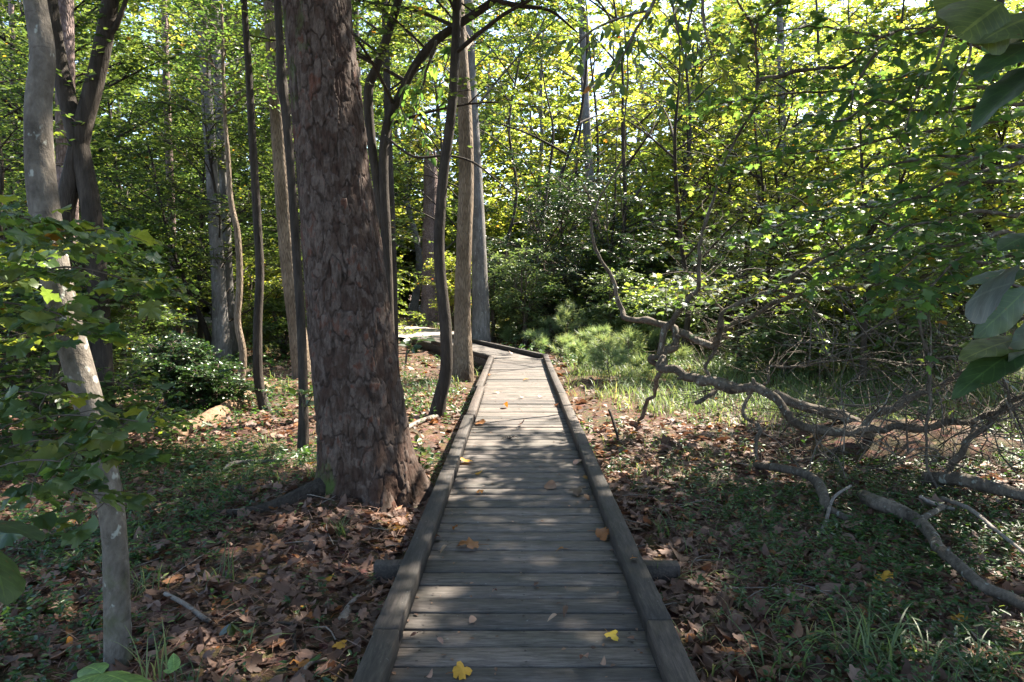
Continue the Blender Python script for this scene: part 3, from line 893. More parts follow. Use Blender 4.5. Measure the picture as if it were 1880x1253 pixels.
cover = MB()
def cover_add(n, dmin, dmax, power, lf, hgt, dens_fn, T=T_OVAL, k_=6):
    x, y = scatter(n, dmax, dmin, power)
    k = clear_walk(x, y, .03); x, y = x[k], y[k]
    k = rng.random(len(x)) < dens_fn(x, y); x, y = x[k], y[k]
    n = len(x)
    if n == 0: return
    z = gh(x, y)
    hh = hgt * rng.uniform(.3, 1.2, n)
    lean = rng.normal(0, .3, (n, 2))
    S = []
    for j in range(k_):
        f = .35 + .65 * j / (k_ - 1)
        pos = np.stack([x + lean[:, 0] * hh * f, y + lean[:, 1] * hh * f, z + hh * f], -1)
        a = rng.uniform(0, 6.28, n)
        dr = np.stack([np.cos(a), np.sin(a), rng.normal(.1, .3, n)], -1)
        place(cover, T, pos, dr, UP + rng.normal(0, .35, (n, 3)), lf * rng.uniform(.5, 1.3, n), np.clip(rng.normal(.45, .25, n), 0, 1))
def d_near(x, y):
    q = fbm(np.stack([x * .9, y * .9, 0 * x + 31], -1), 3)
    r = sstep(.9, 2.0, x) * .9 + sstep(-1.6, -2.4, x) * 1.0 + .06
    return r * (.15 + .85 * sstep(.36, .56, q))
cover_add(10500, 1.7, 7, .8, .032, .09, d_near, T_OVAL)
cover_add(6500, 1.7, 7, .8, .05, .12, d_near, T_NARROW)
def d_mid(x, y):
    q = fbm(np.stack([x * .5, y * .5, 0 * x + 77], -1), 3)
    return sstep(.42, .6, q) * (1 - .75 * (x > .7) * (x < 4.5) * (y < 11.5))
cover_add(9000, 6, 16, .8, .055, .16, d_mid, T_OVAL)
cover_add(6000, 14, 34, .8, .09, .30, lambda x, y: d_mid(x, y) * ~((x / y > -.27) & (x / y < -.02) & (y < 26)), T_ROUND)
o = cover.build('ground_cover', M['cover']); tag(o, 'low green seedlings and creepers growing through the dead leaves', 'ground cover', kind='stuff')

def blades(mb, x, y, z, h, w, lean=.5, segs=4, rnd=None):
    """bent grass blades as tapering strips"""
    n = len(x)
    a = rng.uniform(0, 6.28, n)
    d = np.stack([np.cos(a), np.sin(a), 0 * a], -1)
    s_ = np.stack([-np.sin(a), np.cos(a), 0 * a], -1)
    ln = lean * rng.uniform(.3, 1.4, n)
    V = []
    for i in range(segs + 1):
        t = i / segs
        c = np.stack([x, y, z], -1) + d * (h * ln * t ** 1.8)[:, None] + UP * (h * (t - .45 * np.minimum(ln, 1.2) * t ** 3))[:, None]
        ww = (w * (1 - t ** 2) * .5 + .0006)[:, None]
        V += [c - s_ * ww, c + s_ * ww + UP * .3 * ww]
    V = np.stack(V, 1)
    f = np.array([(2 * i, 2 * i + 1, 2 * i + 3, 2 * i + 2) for i in range(segs)])
    ff = (f[None] + (np.arange(n) * (2 * segs + 2))[:, None, None]).reshape(-1, 4)
    rd = np.clip(rng.normal(.4, .22, n), 0, .95) if rnd is None else rnd
    mb.add(V.reshape(-1, 3), ff, np.repeat(rd, 2 * segs + 2))
grass = MB()
def grass_add(n, dmin, dmax, dens, h, w, power=.9, segs=3, clump=9, spread=.06):
    x, y = scatter(n, dmax, dmin, power)
    k = clear_walk(x, y, .05) & (rng.random(n) < dens(x, y)); x, y = x[k], y[k]
    x = np.repeat(x, clump); y = np.repeat(y, clump)
    x = x + rng.normal(0, spread, len(x)); y = y + rng.normal(0, spread, len(y))
    k = clear_walk(x, y, .03); x, y = x[k], y[k]
    hh = h * rng.uniform(.4, 1.2, len(x))
    dry = fbm(np.stack([x * .7, y * .7, 0 * x + 55], -1), 2)
    blades(grass, x, y, gh(x, y) - .01, hh, w * rng.uniform(.6, 1.2, len(x)), .95, segs, np.clip(rng.normal(.3, .2, len(x)) + .8 * (dry - .45), 0, 1))
def g_right(x, y):
    q = fbm(np.stack([x * .5, y * .5, 0 * x + 13], -1), 3)
    return np.clip(sstep(.7, 2.0, x) * sstep(7.6, 10.5, y + .5 * (x - 2)) * (.5 + sstep(.35, .6, q)), 0, 1)
def g_left(x, y):
    q = fbm(np.stack([x * .5, y * .5, 0 * x + 91], -1), 3)
    return sstep(-.6, -1.0, x) * sstep(8.5, 11, y) * (1 - .8 * sstep(14, 16, y) * (x / y > -.27)) * sstep(.40, .58, q)
def g_any(x, y):
    q = fbm(np.stack([x * .8, y * .8, 0 * x + 60], -1), 3)
    return sstep(.45, .65, q) * .5
grass_add(7500, 8, 22, g_right, .34, .009, .8, 3, 14, .13)
grass_add(2600, 8.5, 26, g_left, .30, .010, .8, 3, 10, .10)
grass_add(1500, 1.9, 8, g_any, .16, .006, .9, 4, 7, .03)
grass_add(2000, 18, 36, lambda x, y: .5 * ~((x / y > -.27) & (x / y < -.02) & (y < 26)), .5, .02, .8, 2, 8, .3)
o = grass.build('grass', M['grass']); tag(o, 'thin woodland grass beside the boardwalk and in the sunlit clearing', 'grass', kind='stuff')
sticks = MB()
x, y = scatter(420, 9, 1.8, .8); k = clear_walk(x, y, .1); x, y = x[k], y[k]
for a_, b_ in zip(x, y):
    l = rng.uniform(.1, .45); t = rng.uniform(0, 6.28)
    p0 = np.array([a_, b_, float(gh(a_, b_)) + .02]); p2 = p0 + np.array([math.cos(t) * l, math.sin(t) * l, rng.uniform(-.01, .03)])
    tube(sticks, [p0, (p0 + p2) / 2 + rng.normal(0, .02, 3), p2], [.004, .0035, .002], 4, .15, cap=False, rnd=rng.random())
o = sticks.build('twig_litter', M['dead']); tag(o, 'thin dead twigs strewn over the forest floor', 'twigs', kind='stuff')
# ------------------------------------------------------------ trees with a trunk traced at its own depth
def px_path(pl, d):
    d = np.broadcast_to(np.asarray(d, float), (len(pl),))
    return np.array([P(x, y, dd) for (x, y), dd in zip(pl, d)])
def extend_up(pts, H, lean=.5):
    """carry a trunk on above the top of the picture"""
    pts = list(pts)
    dv = nrmz(pts[-1] - pts[-2])
    z = pts[-1][2]
    while z < H:
        st = min(1.6, H - z + .05)
        dv = nrmz(dv * .8 + UP * .35 + rng.normal(0, .05, 3) * [1, 1, 0])
        pts.append(pts[-1] + dv * st); z = pts[-1][2]
    return np.array(pts)
def root_base(pts, dz=.12):
    p = pts[0].copy(); g = float(gh(p[0], p[1]))
    pts[0] = np.array([p[0], p[1], g - dz])
    return pts
def traced_tree(name, label, pl, d, wpx, mat, H, crown_kw=None, flare=1.25, rough=.06, sides=14, leafmat='leaf_under', cat='tree', group=None, branches=(), step=.12):
    pts = root_base(px_path(pl, d))
    dd = np.broadcast_to(np.asarray(d, float), (len(pl),))
    rad = [w * k / FOC / 2 * ocos(q[0]) for w, k, q in zip(wpx, dd, pl)]
    n0 = len(pts)
    pts = extend_up(pts, H)
    k = len(pts) - n0
    rad = list(rad) + list(np.linspace(rad[-1], .02, k + 1)[1:])
    rad[0] *= flare
    root = thing(name, label, cat, pts[0], group)
    tr, cr = MB(), MB()
    tube(tr, pts, rad, sides, step, rough, 2.0)
    for bpl, bd, bw_ in branches:
        bp = px_path(bpl, bd)
        bd_ = np.broadcast_to(np.asarray(bd, float), (len(bpl),))
        tube(tr, bp, [w * q / FOC / 2 for w, q in zip(bw_, bd_)], 9, .1, .07, 3.0)
        acc = ([], [], [])
        limb_twigs(bp, max(3, len(bpl) * 2), .35, .8, t0=.45, acc=acc)
        twig_leaves(tr, cr, *(np.concatenate(a) for a in acc), T_OVAL, .085, 8, .2, cull=True, base=1)
    if crown_kw:
        crown(tr, cr, pts, **crown_kw)
    tr.build('trunk', M[mat], root, True, pts[0])
    if cr.n: cr.build('crown', M[leafmat], root, False, pts[0])
    return root, pts

# --- the big pine, its bark plates modelled
pine_pl = [(681, 930), (671, 835), (645, 600), (625, 420), (601, 200), (581, 0)]
pine_c = px_path(pine_pl, 5.65)
pine_c = root_base(pine_c, .30)
pw = [190, 172, 159, 145, 133, 127]
pine_r = [w * 5.65 / FOC / 2 * .985 for w in pw]
pine_all = extend_up(pine_c, 5.4)
ext = len(pine_all) - 6
prr = pine_r + list(np.linspace(pine_r[-1], pine_r[-1] * .95, ext + 1)[1:])
pts, rad = resample(pine_all, prr, .0085)
T_, U_, V_ = frames(pts)
K, SD = len(pts), 330
th = np.linspace(0, 2 * np.pi, SD, endpoint=False)
s_ = np.concatenate([[0], np.cumsum(np.linalg.norm(np.diff(pts, axis=0), axis=1))])
R0 = .33
TH, SS = np.meshgrid(th, s_)
NU = 18
def plates(TH, SS, nu, lz, sd, warp):
    u = TH / (2 * np.pi) * nu
    v = SS / lz
    q3 = np.stack([np.cos(TH) * 2.2, np.sin(TH) * 2.2, SS * 2.0], -1)
    u = u + warp * (fbm(q3 * 1.6 + sd, 3) - .5) * 2
    v = v + warp * (fbm(q3 * 1.6 + sd + 40, 3) - .5) * 2
    iu, iv = np.floor(u).astype(np.int64), np.floor(v).astype(np.int64)
    f1 = np.full(u.shape, 9.); f2 = np.full(u.shape, 9.); idr = np.zeros(u.shape)
    for a in (-1, 0, 1):
        for b in (-1, 0, 1):
            cu, cv = iu + a, iv + b
            cm = np.mod(cu, nu)
            jx = _h(cm, cv, cm * 0 + sd); jy = _h(cm, cv, cm * 0 + sd + 7); rr = _h(cm, cv, cm * 0 + sd + 13)
            dx = cu + .1 + .8 * jx - u; dy = cv + .1 + .8 * jy - v
            dd = np.maximum(np.abs(dx), np.abs(dy) * .9) * .85 + np.hypot(dx, dy) * .15
            n1 = dd < f1
            f2 = np.where(n1, f1, np.minimum(f2, dd))
            idr = np.where(n1, rr, idr)
            f1 = np.where(n1, dd, f1)
    return f2 - f1, idr
e1, r1 = plates(TH, SS, NU, .25, 3, .8)
e2, r2 = plates(TH, SS, NU * 2, .075, 23, 1.0)
e3, r3_ = plates(TH, SS, NU * 4, .05, 51, 1.1)
fq = np.stack([np.cos(TH) * 4.2, np.sin(TH) * 4.2, SS * .6], -1)
fis = np.abs(fbm(fq * 1.3 + 80, 4) - .5) * 2
q3 = np.stack([np.cos(TH) * R0, np.sin(TH) * R0, SS * .4], -1)
fl = fbm(q3 * 26 + 5, 4)
# buttress at the foot
butt = np.exp(-np.clip(SS - .22, -.2, None) / .22)
lobes = 1 + butt * (.10 + .17 * np.sin(TH * 5 + 1.0) + .10 * np.sin(TH * 3 + 2.2) + .08 * np.sin(TH * 9))
hgt = .014 * sstep(.0, .055, e1) + .016 * (r1 - .5) + .007 * np.floor(r2 * 4) / 4 * sstep(.0, .04, e2) + .004 * r3_ * sstep(0, .05, e3) + .004 * (fl - .5) - .008 * (1 - sstep(.0, .05, fis))
rr_ = rad[:, None] * lobes * (1 + .05 * (fbm(np.stack([np.cos(TH), np.sin(TH), SS * .8], -1) * 1.3, 2) - .5)) + hgt - .028
vv = pts[:, None] + (U_[:, None] * np.cos(TH)[..., None] + V_[:, None] * np.sin(TH)[..., None]) * rr_[..., None]
i_ = np.arange(K - 1)[:, None] * SD; j_ = np.arange(SD)[None]; j2 = (j_ + 1) % SD
ff = np.stack([i_ + j_, i_ + j2, i_ + SD + j2, i_ + SD + j_], -1).reshape(-1, 4)
pt = MB()
pt.add(vv.reshape(-1, 3), ff, (.35 * r1 + .4 * r2 + .25 * r3_).ravel(), np.clip(np.minimum(np.minimum(e1 * 2.2, e2 * 2 + .07), np.minimum(fis * 2.5 + .11, e3 * 2 + .10)), 0, 1).ravel())
top = extend_up(pine_all[-2:], 15.5)
tube(pt, top[1:], np.linspace(prr[-1], .06, len(top) - 1), 16, .2, .05, 2, .5)
pt.x[-1] = np.full(len(pt.x[-1]), .5, np.float32)
pine = thing('pine_tree', 'massive old pine trunk with scaly reddish plated bark beside the boardwalk', 'tree', pine_c[0])
pine_t = pt.build('trunk', M['pine'], pine, True, pine_c[0])
pc, pl_ = MB(), MB()
crown(pc, pl_, np.vstack([pine_all, top[1:]]), 10, 15.3, 3.2, 22, 8, T_NARROW, .12, 8, .2, cull=False)
pc.build('branch', M['dark'], pine, False, pine_c[0]); pl_.build('crown', M['needle'], pine, False, pine_c[0])
# surface roots of the pine
for pl, w in (([(560, 905), (520, 925), (470, 938), (410, 944), (350, 946)], [46, 26, 19, 14, 8]),):
    rp = MB(); gp = np.array([G(x, y, .015) for x, y in pl]); gp[0] = gp[0] * .7 + np.array([pine_c[0][0], pine_c[0][1], -.1]) * .3
    tube(rp, gp, [q * 5.4 / FOC / 2 for q in w], 10, .06, .12, 5)
    rp.build('root', M['dark'], pine_t, True, pine_c[0])


# --- leaning smooth grey tree, nearest on the left
traced_tree('young_tree', 'smooth pale grey leaning trunk with lichen spots, nearest on the left', [(218, 1262), (215, 1120), (211, 1000), (199, 900), (181, 820), (163, 740), (140, 660), (113, 560), (92, 450), (75, 330), (70, 200), (78, 100), (64, 0), (52, -90)],
            3.05, [54, 52, 49, 52, 52, 58, 60, 60, 62, 60, 54, 50, 46, 44], 'smooth', 9,
            dict(z0=4.2, z1=9, R=2.3, nl=18, tw=14, size=.11, m=8), flare=1.05, rough=.05, sides=24, step=.04)
# --- dark double stemmed tree behind it
r_, p_ = traced_tree('dark_tree', 'dark rough twin stemmed tree whose stems cross behind the pale leaning trunk', [(196, 845), (190, 740), (184, 600), (176, 480), (167, 380), (150, 290), (128, 200), (106, 110), (92, 20), (84, -60)],
            7.0, [46, 42, 40, 40, 40, 40, 38, 36, 34, 32], 'dark', 9.5, dict(z0=5.2, z1=9.5, R=2.8, nl=22, tw=15, size=.10), rough=.09,
            branches=(([(110, 560), (112, 470), (118, 390), (138, 300), (155, 220), (176, 140), (193, 60), (206, -20)], 7.0, [34, 34, 34, 34, 33, 32, 30, 28]),
                      ([(193, 70), (212, 50), (228, 10), (236, -20)], 7.0, [14, 10, 8, 6])))
traced_tree('scaly_pine', 'straight pinkish scaly pine trunk between the pale leaning trunk and the dark twin stems', [(134, 770), (128, 500), (122, 300), (119, 100), (117, -40)], 12.0, [46, 42, 40, 38, 37], 'pinefar', 15, dict(z0=9, z1=15, R=2.6, nl=16, tw=14, size=.12), group=None)
traced_tree('grey_tree', 'thicker of two grey trunks standing side by side in sun left of the big pine', [(408, 668), (403, 560), (396, 430), (388, 300), (378, 150), (372, -30)], 16.5, [32, 28, 25, 23, 21, 20], 'grey', 13, dict(z0=5.5, z1=13, R=2.8, nl=26, tw=15, size=.11))
traced_tree('grey_tree', 'thinner grey trunk close to the right of a thicker grey trunk', [(427, 650), (419, 530), (414, 400), (408, 280), (398, 130), (392, -30)], 17.3, [22, 20, 18, 17, 16, 14], 'grey', 12, dict(z0=6, z1=12, R=2.4, nl=18, tw=14, size=.11))
traced_tree('crooked_sapling', 'thin pale crooked sapling with sunlit bark right of two grey trunks', [(440, 716), (446, 650), (436, 590), (440, 520), (436, 430), (424, 370), (418, 280), (412, 200)], 12.2, [15, 14, 13, 13, 12, 10, 9, 7], 'brown', 6.5, dict(z0=4.4, z1=6.5, R=.9, nl=10, tw=13, size=.09))
traced_tree('slim_tree', 'slim dark tree sweeping up from a curved foot left of the big pine', [(494, 765), (482, 735), (474, 690), (473, 600), (477, 500), (472, 400), (463, 250), (456, 120), (447, -30)], 9.5, [24, 20, 18, 17, 16, 16, 15, 13, 12], 'dark', 9, dict(z0=5.4, z1=9, R=2.3, nl=20, tw=14, size=.10), flare=1.3)
traced_tree('brown_tree', 'straight light brown furrowed trunk just left of the big pine', [(560, 705), (545, 600), (530, 480), (518, 330), (505, 150), (496, -30)], 13.0, [36, 33, 32, 30, 28, 27], 'brown', 13, dict(z0=6.5, z1=13, R=2.8, nl=24, tw=15, size=.11))
traced_tree('slim_tree', 'slim dark stem with a burl standing against the left edge of the big pine', [(556, 858), (557, 740), (553, 600), (545, 480), (535, 330), (524, 200), (518, 160), (514, 80), (508, -40)], 7.0, [20, 18, 17, 17, 16, 17, 22, 15, 14], 'dark', 8.5, dict(z0=4.6, z1=8.5, R=2.0, nl=16, tw=14, size=.10))
traced_tree('forked_tree', 'slim dark tree forking into two curved stems beyond the right edge of the big pine', [(716, 700), (713, 560), (709, 440), (704, 330), (706, 262), (716, 215), (742, 160), (764, 118), (800, 75), (850, 40), (905, 2)], 9.6, [21, 20, 20, 19, 18, 17, 16, 16, 16, 15, 14], 'dark', 5.9, dict(z0=3.7, z1=6.2, R=2.0, nl=16, tw=16, size=.10, up=.2),
            branches=(([(702, 420), (676, 190), (694, 120), (715, 55), (738, -20)], 9.6, [14, 18, 17, 16, 15]),
                      ([(706, 250), (760, 288), (820, 286), (868, 298), (910, 330), (945, 360)], 9.4, [5, 5, 4.5, 4, 3, 2]),
                      ([(905, 2), (960, 12), (1010, 20), (1060, 60)], 9.6, [12, 8, 6, 3])))
traced_tree('dark_tree', 'dark wavy trunk with a mossy curved foot at the left kerb', [(800, 776), (808, 730), (819, 680), (818, 600), (809, 510), (806, 440), (813, 330), (826, 230), (834, 130), (838, -30)], 9.2, [30, 25, 23, 22, 21, 20, 19, 18, 17, 16], 'dark', 10, dict(z0=4.6, z1=10, R=2.6, nl=24, tw=15, size=.10), flare=1.2)
traced_tree('brown_tree', 'straight light brown sunlit trunk where the boardwalk bends', [(850, 702), (849, 600), (851, 480), (856, 330), (853, 200), (846, 80), (840, -40)], 13.0, [35, 31, 29, 28, 26, 23, 21], 'brown', 13.5, dict(z0=5.5, z1=13.5, R=2.8, nl=28, tw=15, size=.11))
traced_tree('grey_tree', 'grey trunk with a dark knot hole behind the light brown trunk at the bend', [(884, 590), (880, 480), (876, 380), (868, 230), (862, 100), (858, -30)], 19.5, [30, 27, 26, 23, 20, 19], 'grey', 15, dict(z0=5, z1=15, R=3.0, nl=34, tw=15, size=.12))
# background trunks
for lab, pl, d, w, mt, h in (
    ('distant slender pine trunk at the far left of the wood', [(40, 640), (34, 430), (27, 250), (20, 0)], 24, [16, 14, 13, 11], 'pinefar', 14),
    ('distant scaly pine trunk in the gap right of the twin stems', [(326, 598), (318, 480), (313, 350), (306, 170), (300, -30)], 22, [20, 17, 15, 14, 12], 'pinefar', 16),
    ('pinkish pine trunk hidden partly by the light brown furrowed trunk', [(566, 640), (556, 500), (545, 330), (532, 100), (526, -30)], 21, [26, 24, 22, 20, 19], 'pinefar', 16),
    ('thin distant dark trunk behind the forked tree', [(722, 610), (720, 450), (713, 250), (708, 60), (706, -30)], 18, [16, 15, 14, 13, 12], 'dark', 13),
    ('thin dark stem leaning behind the thick grey trunk', [(396, 640), (372, 590), (340, 520), (306, 420)], 17, [12, 10, 8, 6], 'dark', 5),
    ('thin dark trunk far behind the forked stems', [(680, 600), (676, 400), (660, 200), (652, -30)], 25, [14, 13, 12, 10], 'dark', 15),
    ('dark distant trunk in the upper right gap', [(1765, 560), (1790, 350), (1808, 200), (1828, 60), (1842, -40)], 15, [28, 24, 20, 18, 15], 'dark', 11),
    ('slender distant grey trunk rising behind the dark evergreen thicket', [(1100, 610), (1092, 450), (1078, 250), (1066, -30)], 27, [18, 16, 15, 13], 'grey', 15),
    ('thin pale trunk far behind the sprawling branches', [(1450, 620), (1440, 400), (1436, 200), (1430, -30)], 25, [18, 16, 14, 12], 'grey', 14)):
    traced_tree('woodland_tree', lab, pl, d, w, mt, h, dict(z0=h * .5, z1=h, R=2.7, nl=16, tw=14, size=.12) if h > 6 else dict(z0=2, z1=h, R=1.5, nl=10, tw=12, size=.1), group='distant trunks in the wood', sides=10, step=.3)
# broken snag
sg = root_base(px_path([(789, 600), (790, 500), (790, 400), (791, 292)], 33))
root = thing('dead_snag', 'short broken pale snag standing behind the dark wavy trunk', 'snag', sg[0])
s2 = MB(); tube(s2, sg, [.46, .40, .37, .32], 12, .1, .15, 2)
snag_t = s2.build('trunk', M['pinefar'], root, True, sg[0])
tp = MB()
for k in range(7):
    a = k * .9; q = sg[-1] + np.array([math.cos(a) * .2, math.sin(a) * .2, -.05])
    tube(tp, [q, q + np.array([0, 0, rng.uniform(.2, .7)])], [.1, .004], 5, .1)
tp.build('splinter', M['pinefar'], snag_t, True, sg[0])['label'] = 'jagged broken top'
# ------------------------------------------------------------ understory, canopy and thickets
def free_tree(name, label, x, y, H, R, z0, tr=.06, leaf='leaf_under', bark='dark', nl=26, tw=9, size=.10, m=9, T=T_OVAL, cull=True, lean=.06, group=None, cat='tree', multi=1, shape=.5, up=.3, tilt=.45, Lt=(.45, .95), hang=0., rb=None):
    b = np.array([x, y, float(gh(x, y)) - .08])
    root = thing(name, label, cat, b, group)
    tm, cm = MB(), MB()
    for k in range(multi):
        a = rng.uniform(0, 6.28); le = lean * H * (1 if multi == 1 else 2.2)
        pts = [b + np.array([math.cos(a), math.sin(a), 0]) * (le * t * t + .05 * (multi > 1)) + UP * H * t + rng.normal(0, .012 * H, 3) * [1, 1, 0] * (t > 0) for t in np.linspace(0, 1, 7)]
        rad = tr * (1 - np.linspace(0, 1, 7)) ** .8 + .008; rad[0] *= 1.25
        tube(tm, pts, rad, 9, .3, .07, 1.5)
        crown(tm, cm, pts, b[2] + z0, b[2] + H, R, max(6, nl // multi), tw, T, size, m, up, cull, tilt, Lt=Lt, shape=shape, hang=hang, rb=rb)
    tm.build('trunk', M[bark], root, True, b)
    cm.build('crown', M[leaf], root, False, b)
    return root

# crowns added toward the sun to shade the walk; most are unseen
for i, (x, y, H, R, z0) in enumerate([(6.3, 4.7, 11, 3.2, 5.0), (5.2, 2.4, 11, 3.4, 5.0), (8.6, 5.6, 12, 3.6, 4.5), (10.5, 1.0, 12, 3.8, 4.5), (9.4, 10.2, 12, 3.6, 5), (13.5, 10.0, 13, 4.0, 4), (14.5, 4.5, 13, 4.0, 4),
                                      (3.0, -.8, 12, 3.4, 5.5), (-3.4, .2, 12, 3.6, 5.5), (-.5, -3.5, 12, 3.6, 5), (7.0, -3.0, 12, 3.8, 4.5), (-8.2, 4.5, 12, 3.6, 5), (14, 16.5, 13, 4, 5)]):
    free_tree('added_shade_tree', 'tall broadleaf tree added outside the view to shade the walk', x, y, H, R, z0, .12, 'leaf_canopy', 'grey', 30, 16, .16, 11, group='trees added to shade the walk')
YL = 'leaf_yellow'; UL = 'leaf_under'
spots = []
r2 = np.random.default_rng(3)
labs = {
 'L': 'slender understory tree with loose green leaves in the shady wood left of the big pine',
 'C': 'understory tree with bright green leaves beyond the bend of the boardwalk',
 'R': 'backlit understory tree with glowing yellow green leaves beyond the clearing on the right',
 'F': 'distant woodland tree with sunlit yellow green crown',
}
def zone(x, y):
    t = x / y
    return 'L' if t < -.22 else ('C' if t < .12 else 'R')
for (y, n, H, z0, sz) in ((12.5, 6, 5.5, 1.0, .085), (16, 7, 7.5, .9, .09), (20.5, 8, 9, .8, .10), (26, 9, 12, .8, .125), (33, 10, 15, 1, .16)):
    for k in range(n):
        u = (k + .5 + r2.uniform(-.33, .33)) / n * 2 - 1
        yy = y * r2.uniform(.93, 1.1); xx = u * .80 * yy
        t = xx / yy
        if yy < 15 and -.42 < t < .42: continue       # keep the walk and the clearing open
        if yy < 19 and -.24 < t < .22: continue
        if yy < 30 and -.24 < t < -.04: continue      # path
        spots.append((xx, yy, H * r2.uniform(.75, 1.15), z0, sz))
for (xx, yy, H, z0, sz) in spots:
    zn = zone(xx, yy) if yy < 24 else 'F' if xx > 0 else ('L' if xx / yy < -.22 else 'C')
    lf = YL if zn in 'RF' or (zn == 'C' and r2.random() < .6) else UL
    free_tree('understory_tree', labs[zn], xx, yy, H, .9 + .20 * H, z0, .02 + .006 * H, lf, 'dark', int(16 + 2.2 * H), 17, sz, 11, T_ROUND if zn == 'R' else T_OVAL, cull=True if yy < 16 and xx < 0 else 'key',
              group={'L': 'understory trees left of the pine', 'C': 'understory trees beyond the bend', 'R': 'backlit understory trees on the right', 'F': 'distant sunlit trees'}[zn], tilt=.4)
# tall far trees closing the wood
for k in range(16):
    u = (k + .5 + r2.uniform(-.3, .3)) / 16 * 2 - 1
    yy = r2.uniform(38, 48); xx = u * .85 * yy
    free_tree('woodland_tree', 'tall far woodland tree closing the view', xx, yy, r2.uniform(19, 25), 4.6, 1.5, .2, YL if xx > -6 else UL, 'grey', 40, 15, .24, 10, T_ROUND, group='tall far woodland trees', cull=False, Lt=(.6, 1.4))
# far wood behind everything : reads as one mass
fw, fl_ = MB(), MB()
for k in range(60):
    a = math.radians(-50 + 100 * (k + r2.random()) / 60); rr = r2.uniform(56, 72)
    b = np.array([rr * math.sin(a), rr * math.cos(a), float(gh(rr * math.sin(a), rr * math.cos(a)))])
    H = r2.uniform(20, 29)
    pts = [b, b + [0.3, .2, H * .5], b + [0, .3, H]]
    tube(fw, pts, [.22, .15, .04], 6, 1.5, .05)
    crown(fw, fl_, pts, b[2] + 1.0, b[2] + H, 5, 26, 12, T_ROUND, .42, 8, cull=False, Lt=(1, 2.2), sub=2)
o = fw.build('far_wood', M['grey']); tag(o, 'bare stems of the far wood', 'far wood', kind='stuff')
o = fl_.build('far_foliage', M[YL]); tag(o, 'hazy mass of sunlit foliage at the back of the wood', 'far foliage', kind='stuff')

# mid height crowns filling the top of the view
for k, (x, y, H) in enumerate([(-17, 25, 16), (-11, 27, 16), (-6.5, 23, 14.5), (1.6, 25, 16), (5.5, 24, 15), (9.5, 22, 14.5), (13, 24, 15), (17.5, 25, 16), (-13, 19, 13), (10, 28, 17), (3.5, 30, 18), (-3.5, 33, 18), (-.4, 29, 17), (7.5, 31, 18), (3.2, 21.5, 13)]):
    free_tree('woodland_tree', 'tall slender woodland tree whose sunlit crown fills the top of the view', x, y, H, 3.3, 3.6, .075, YL if x > -5 else UL, 'dark', 50, 18, .12, 11, T_ROUND, group='mid distance woodland crowns')
# backlit maples at the back of the clearing
for (x, y, H, R, lab) in ((4.7, 14.4, 5.2, 2.4, 'backlit yellow green maple behind the reddish upright limb'), (6.2, 12.2, 5.6, 2.5, 'brightest backlit maple behind the sprawling limbs'), (8.6, 12.2, 5.6, 2.4, 'backlit maple near the right edge behind the dark boughs'), (5.6, 15.2, 7.0, 2.6, 'taller backlit maple beyond the brightest one')):
    free_tree('maple_tree', lab, x, y, H, R, .9, .05, YL, 'dark', 30, 13, .10, 10, T_MAPLES, tilt=.45, lean=.1, cull='key')
# dark evergreen thicket beyond the bend
def bush(name, label, px, d, ztop, R, leaf, size, n=34, T=T_NARROW, group=None, cull=False, cat='shrub', tw=16, m=10, hang=0., multi=5, tilt=.55, rb=None, Lt=(.3, .6)):
    x, y, _ = P(px, 600, d)
    return free_tree(name, label, x, y, ztop, R, .05, .03, leaf, 'twig', n, tw, size, m, T, cull, .10, group, cat, multi, .45, .25, tilt, Lt, hang, rb=rb)
bush('evergreen_shrub', 'tallest dark glossy evergreen thicket standing beyond the bend of the boardwalk', 1015, 23.5, 6.0, 2.6, 'leaf_dark', .12, 56)
bush('evergreen_shrub', 'dark evergreen thicket right of the tallest one, behind the hanging stem', 1135, 21.5, 5.2, 2.2, 'leaf_dark', .12, 46)
bush('evergreen_shrub', 'low dark evergreen behind the light brown trunk at the bend', 945, 24, 3.0, 1.7, 'leaf_dark', .12, 36)
bush('evergreen_shrub', 'dark shrub under the sprawling branches behind the clearing', 1345, 19.5, 3.0, 1.9, 'leaf_dark', .11, 40)
bush('evergreen_shrub', 'shadowed evergreen shrub at the back of the clearing on the right', 1420, 18, 3.2, 2.2, 'leaf_dark', .12, 40)
bush('evergreen_shrub', 'shadowed shrub beyond the clearing near the right edge', 1640, 16, 3.0, 2.2, 'leaf_under', .11, 40)
bush('laurel_shrub', 'sunlit laurel like shrub with pale narrow leaves at the foot of the dark thicket', 965, 20.5, 2.9, .95, 'leaf_laurel', .12, 24, multi=4, Lt=(.3, .9))
bush('laurel_shrub', 'sunlit laurel like shrub right of the young pine sapling', 1115, 18.5, 2.3, .8, 'leaf_laurel', .11, 22, multi=4, Lt=(.3, .9))
bush('laurel_shrub', 'pale leaved low shrub left of the tallest young pine', 905, 22.5, 2.4, .8, 'leaf_laurel', .11, 20, multi=4, Lt=(.3, .8))
bush('laurel_shrub', 'sunlit low shrub behind the knotted limb', 1215, 17.5, 1.5, 1.2, 'leaf_laurel', .11, 16, T_OVAL, multi=6, Lt=(.3, .8))
bush('laurel_shrub', 'sunlit weedy shrub in the clearing under the low limbs', 1440, 13.5, .9, 1.1, 'leaf_laurel', .08, 24, T_OVAL, multi=6)
bush('laurel_shrub', 'sunlit weedy shrub near the right edge of the clearing', 1680, 13, 1.0, 1.2, 'leaf_laurel', .08, 24, T_OVAL, multi=6)
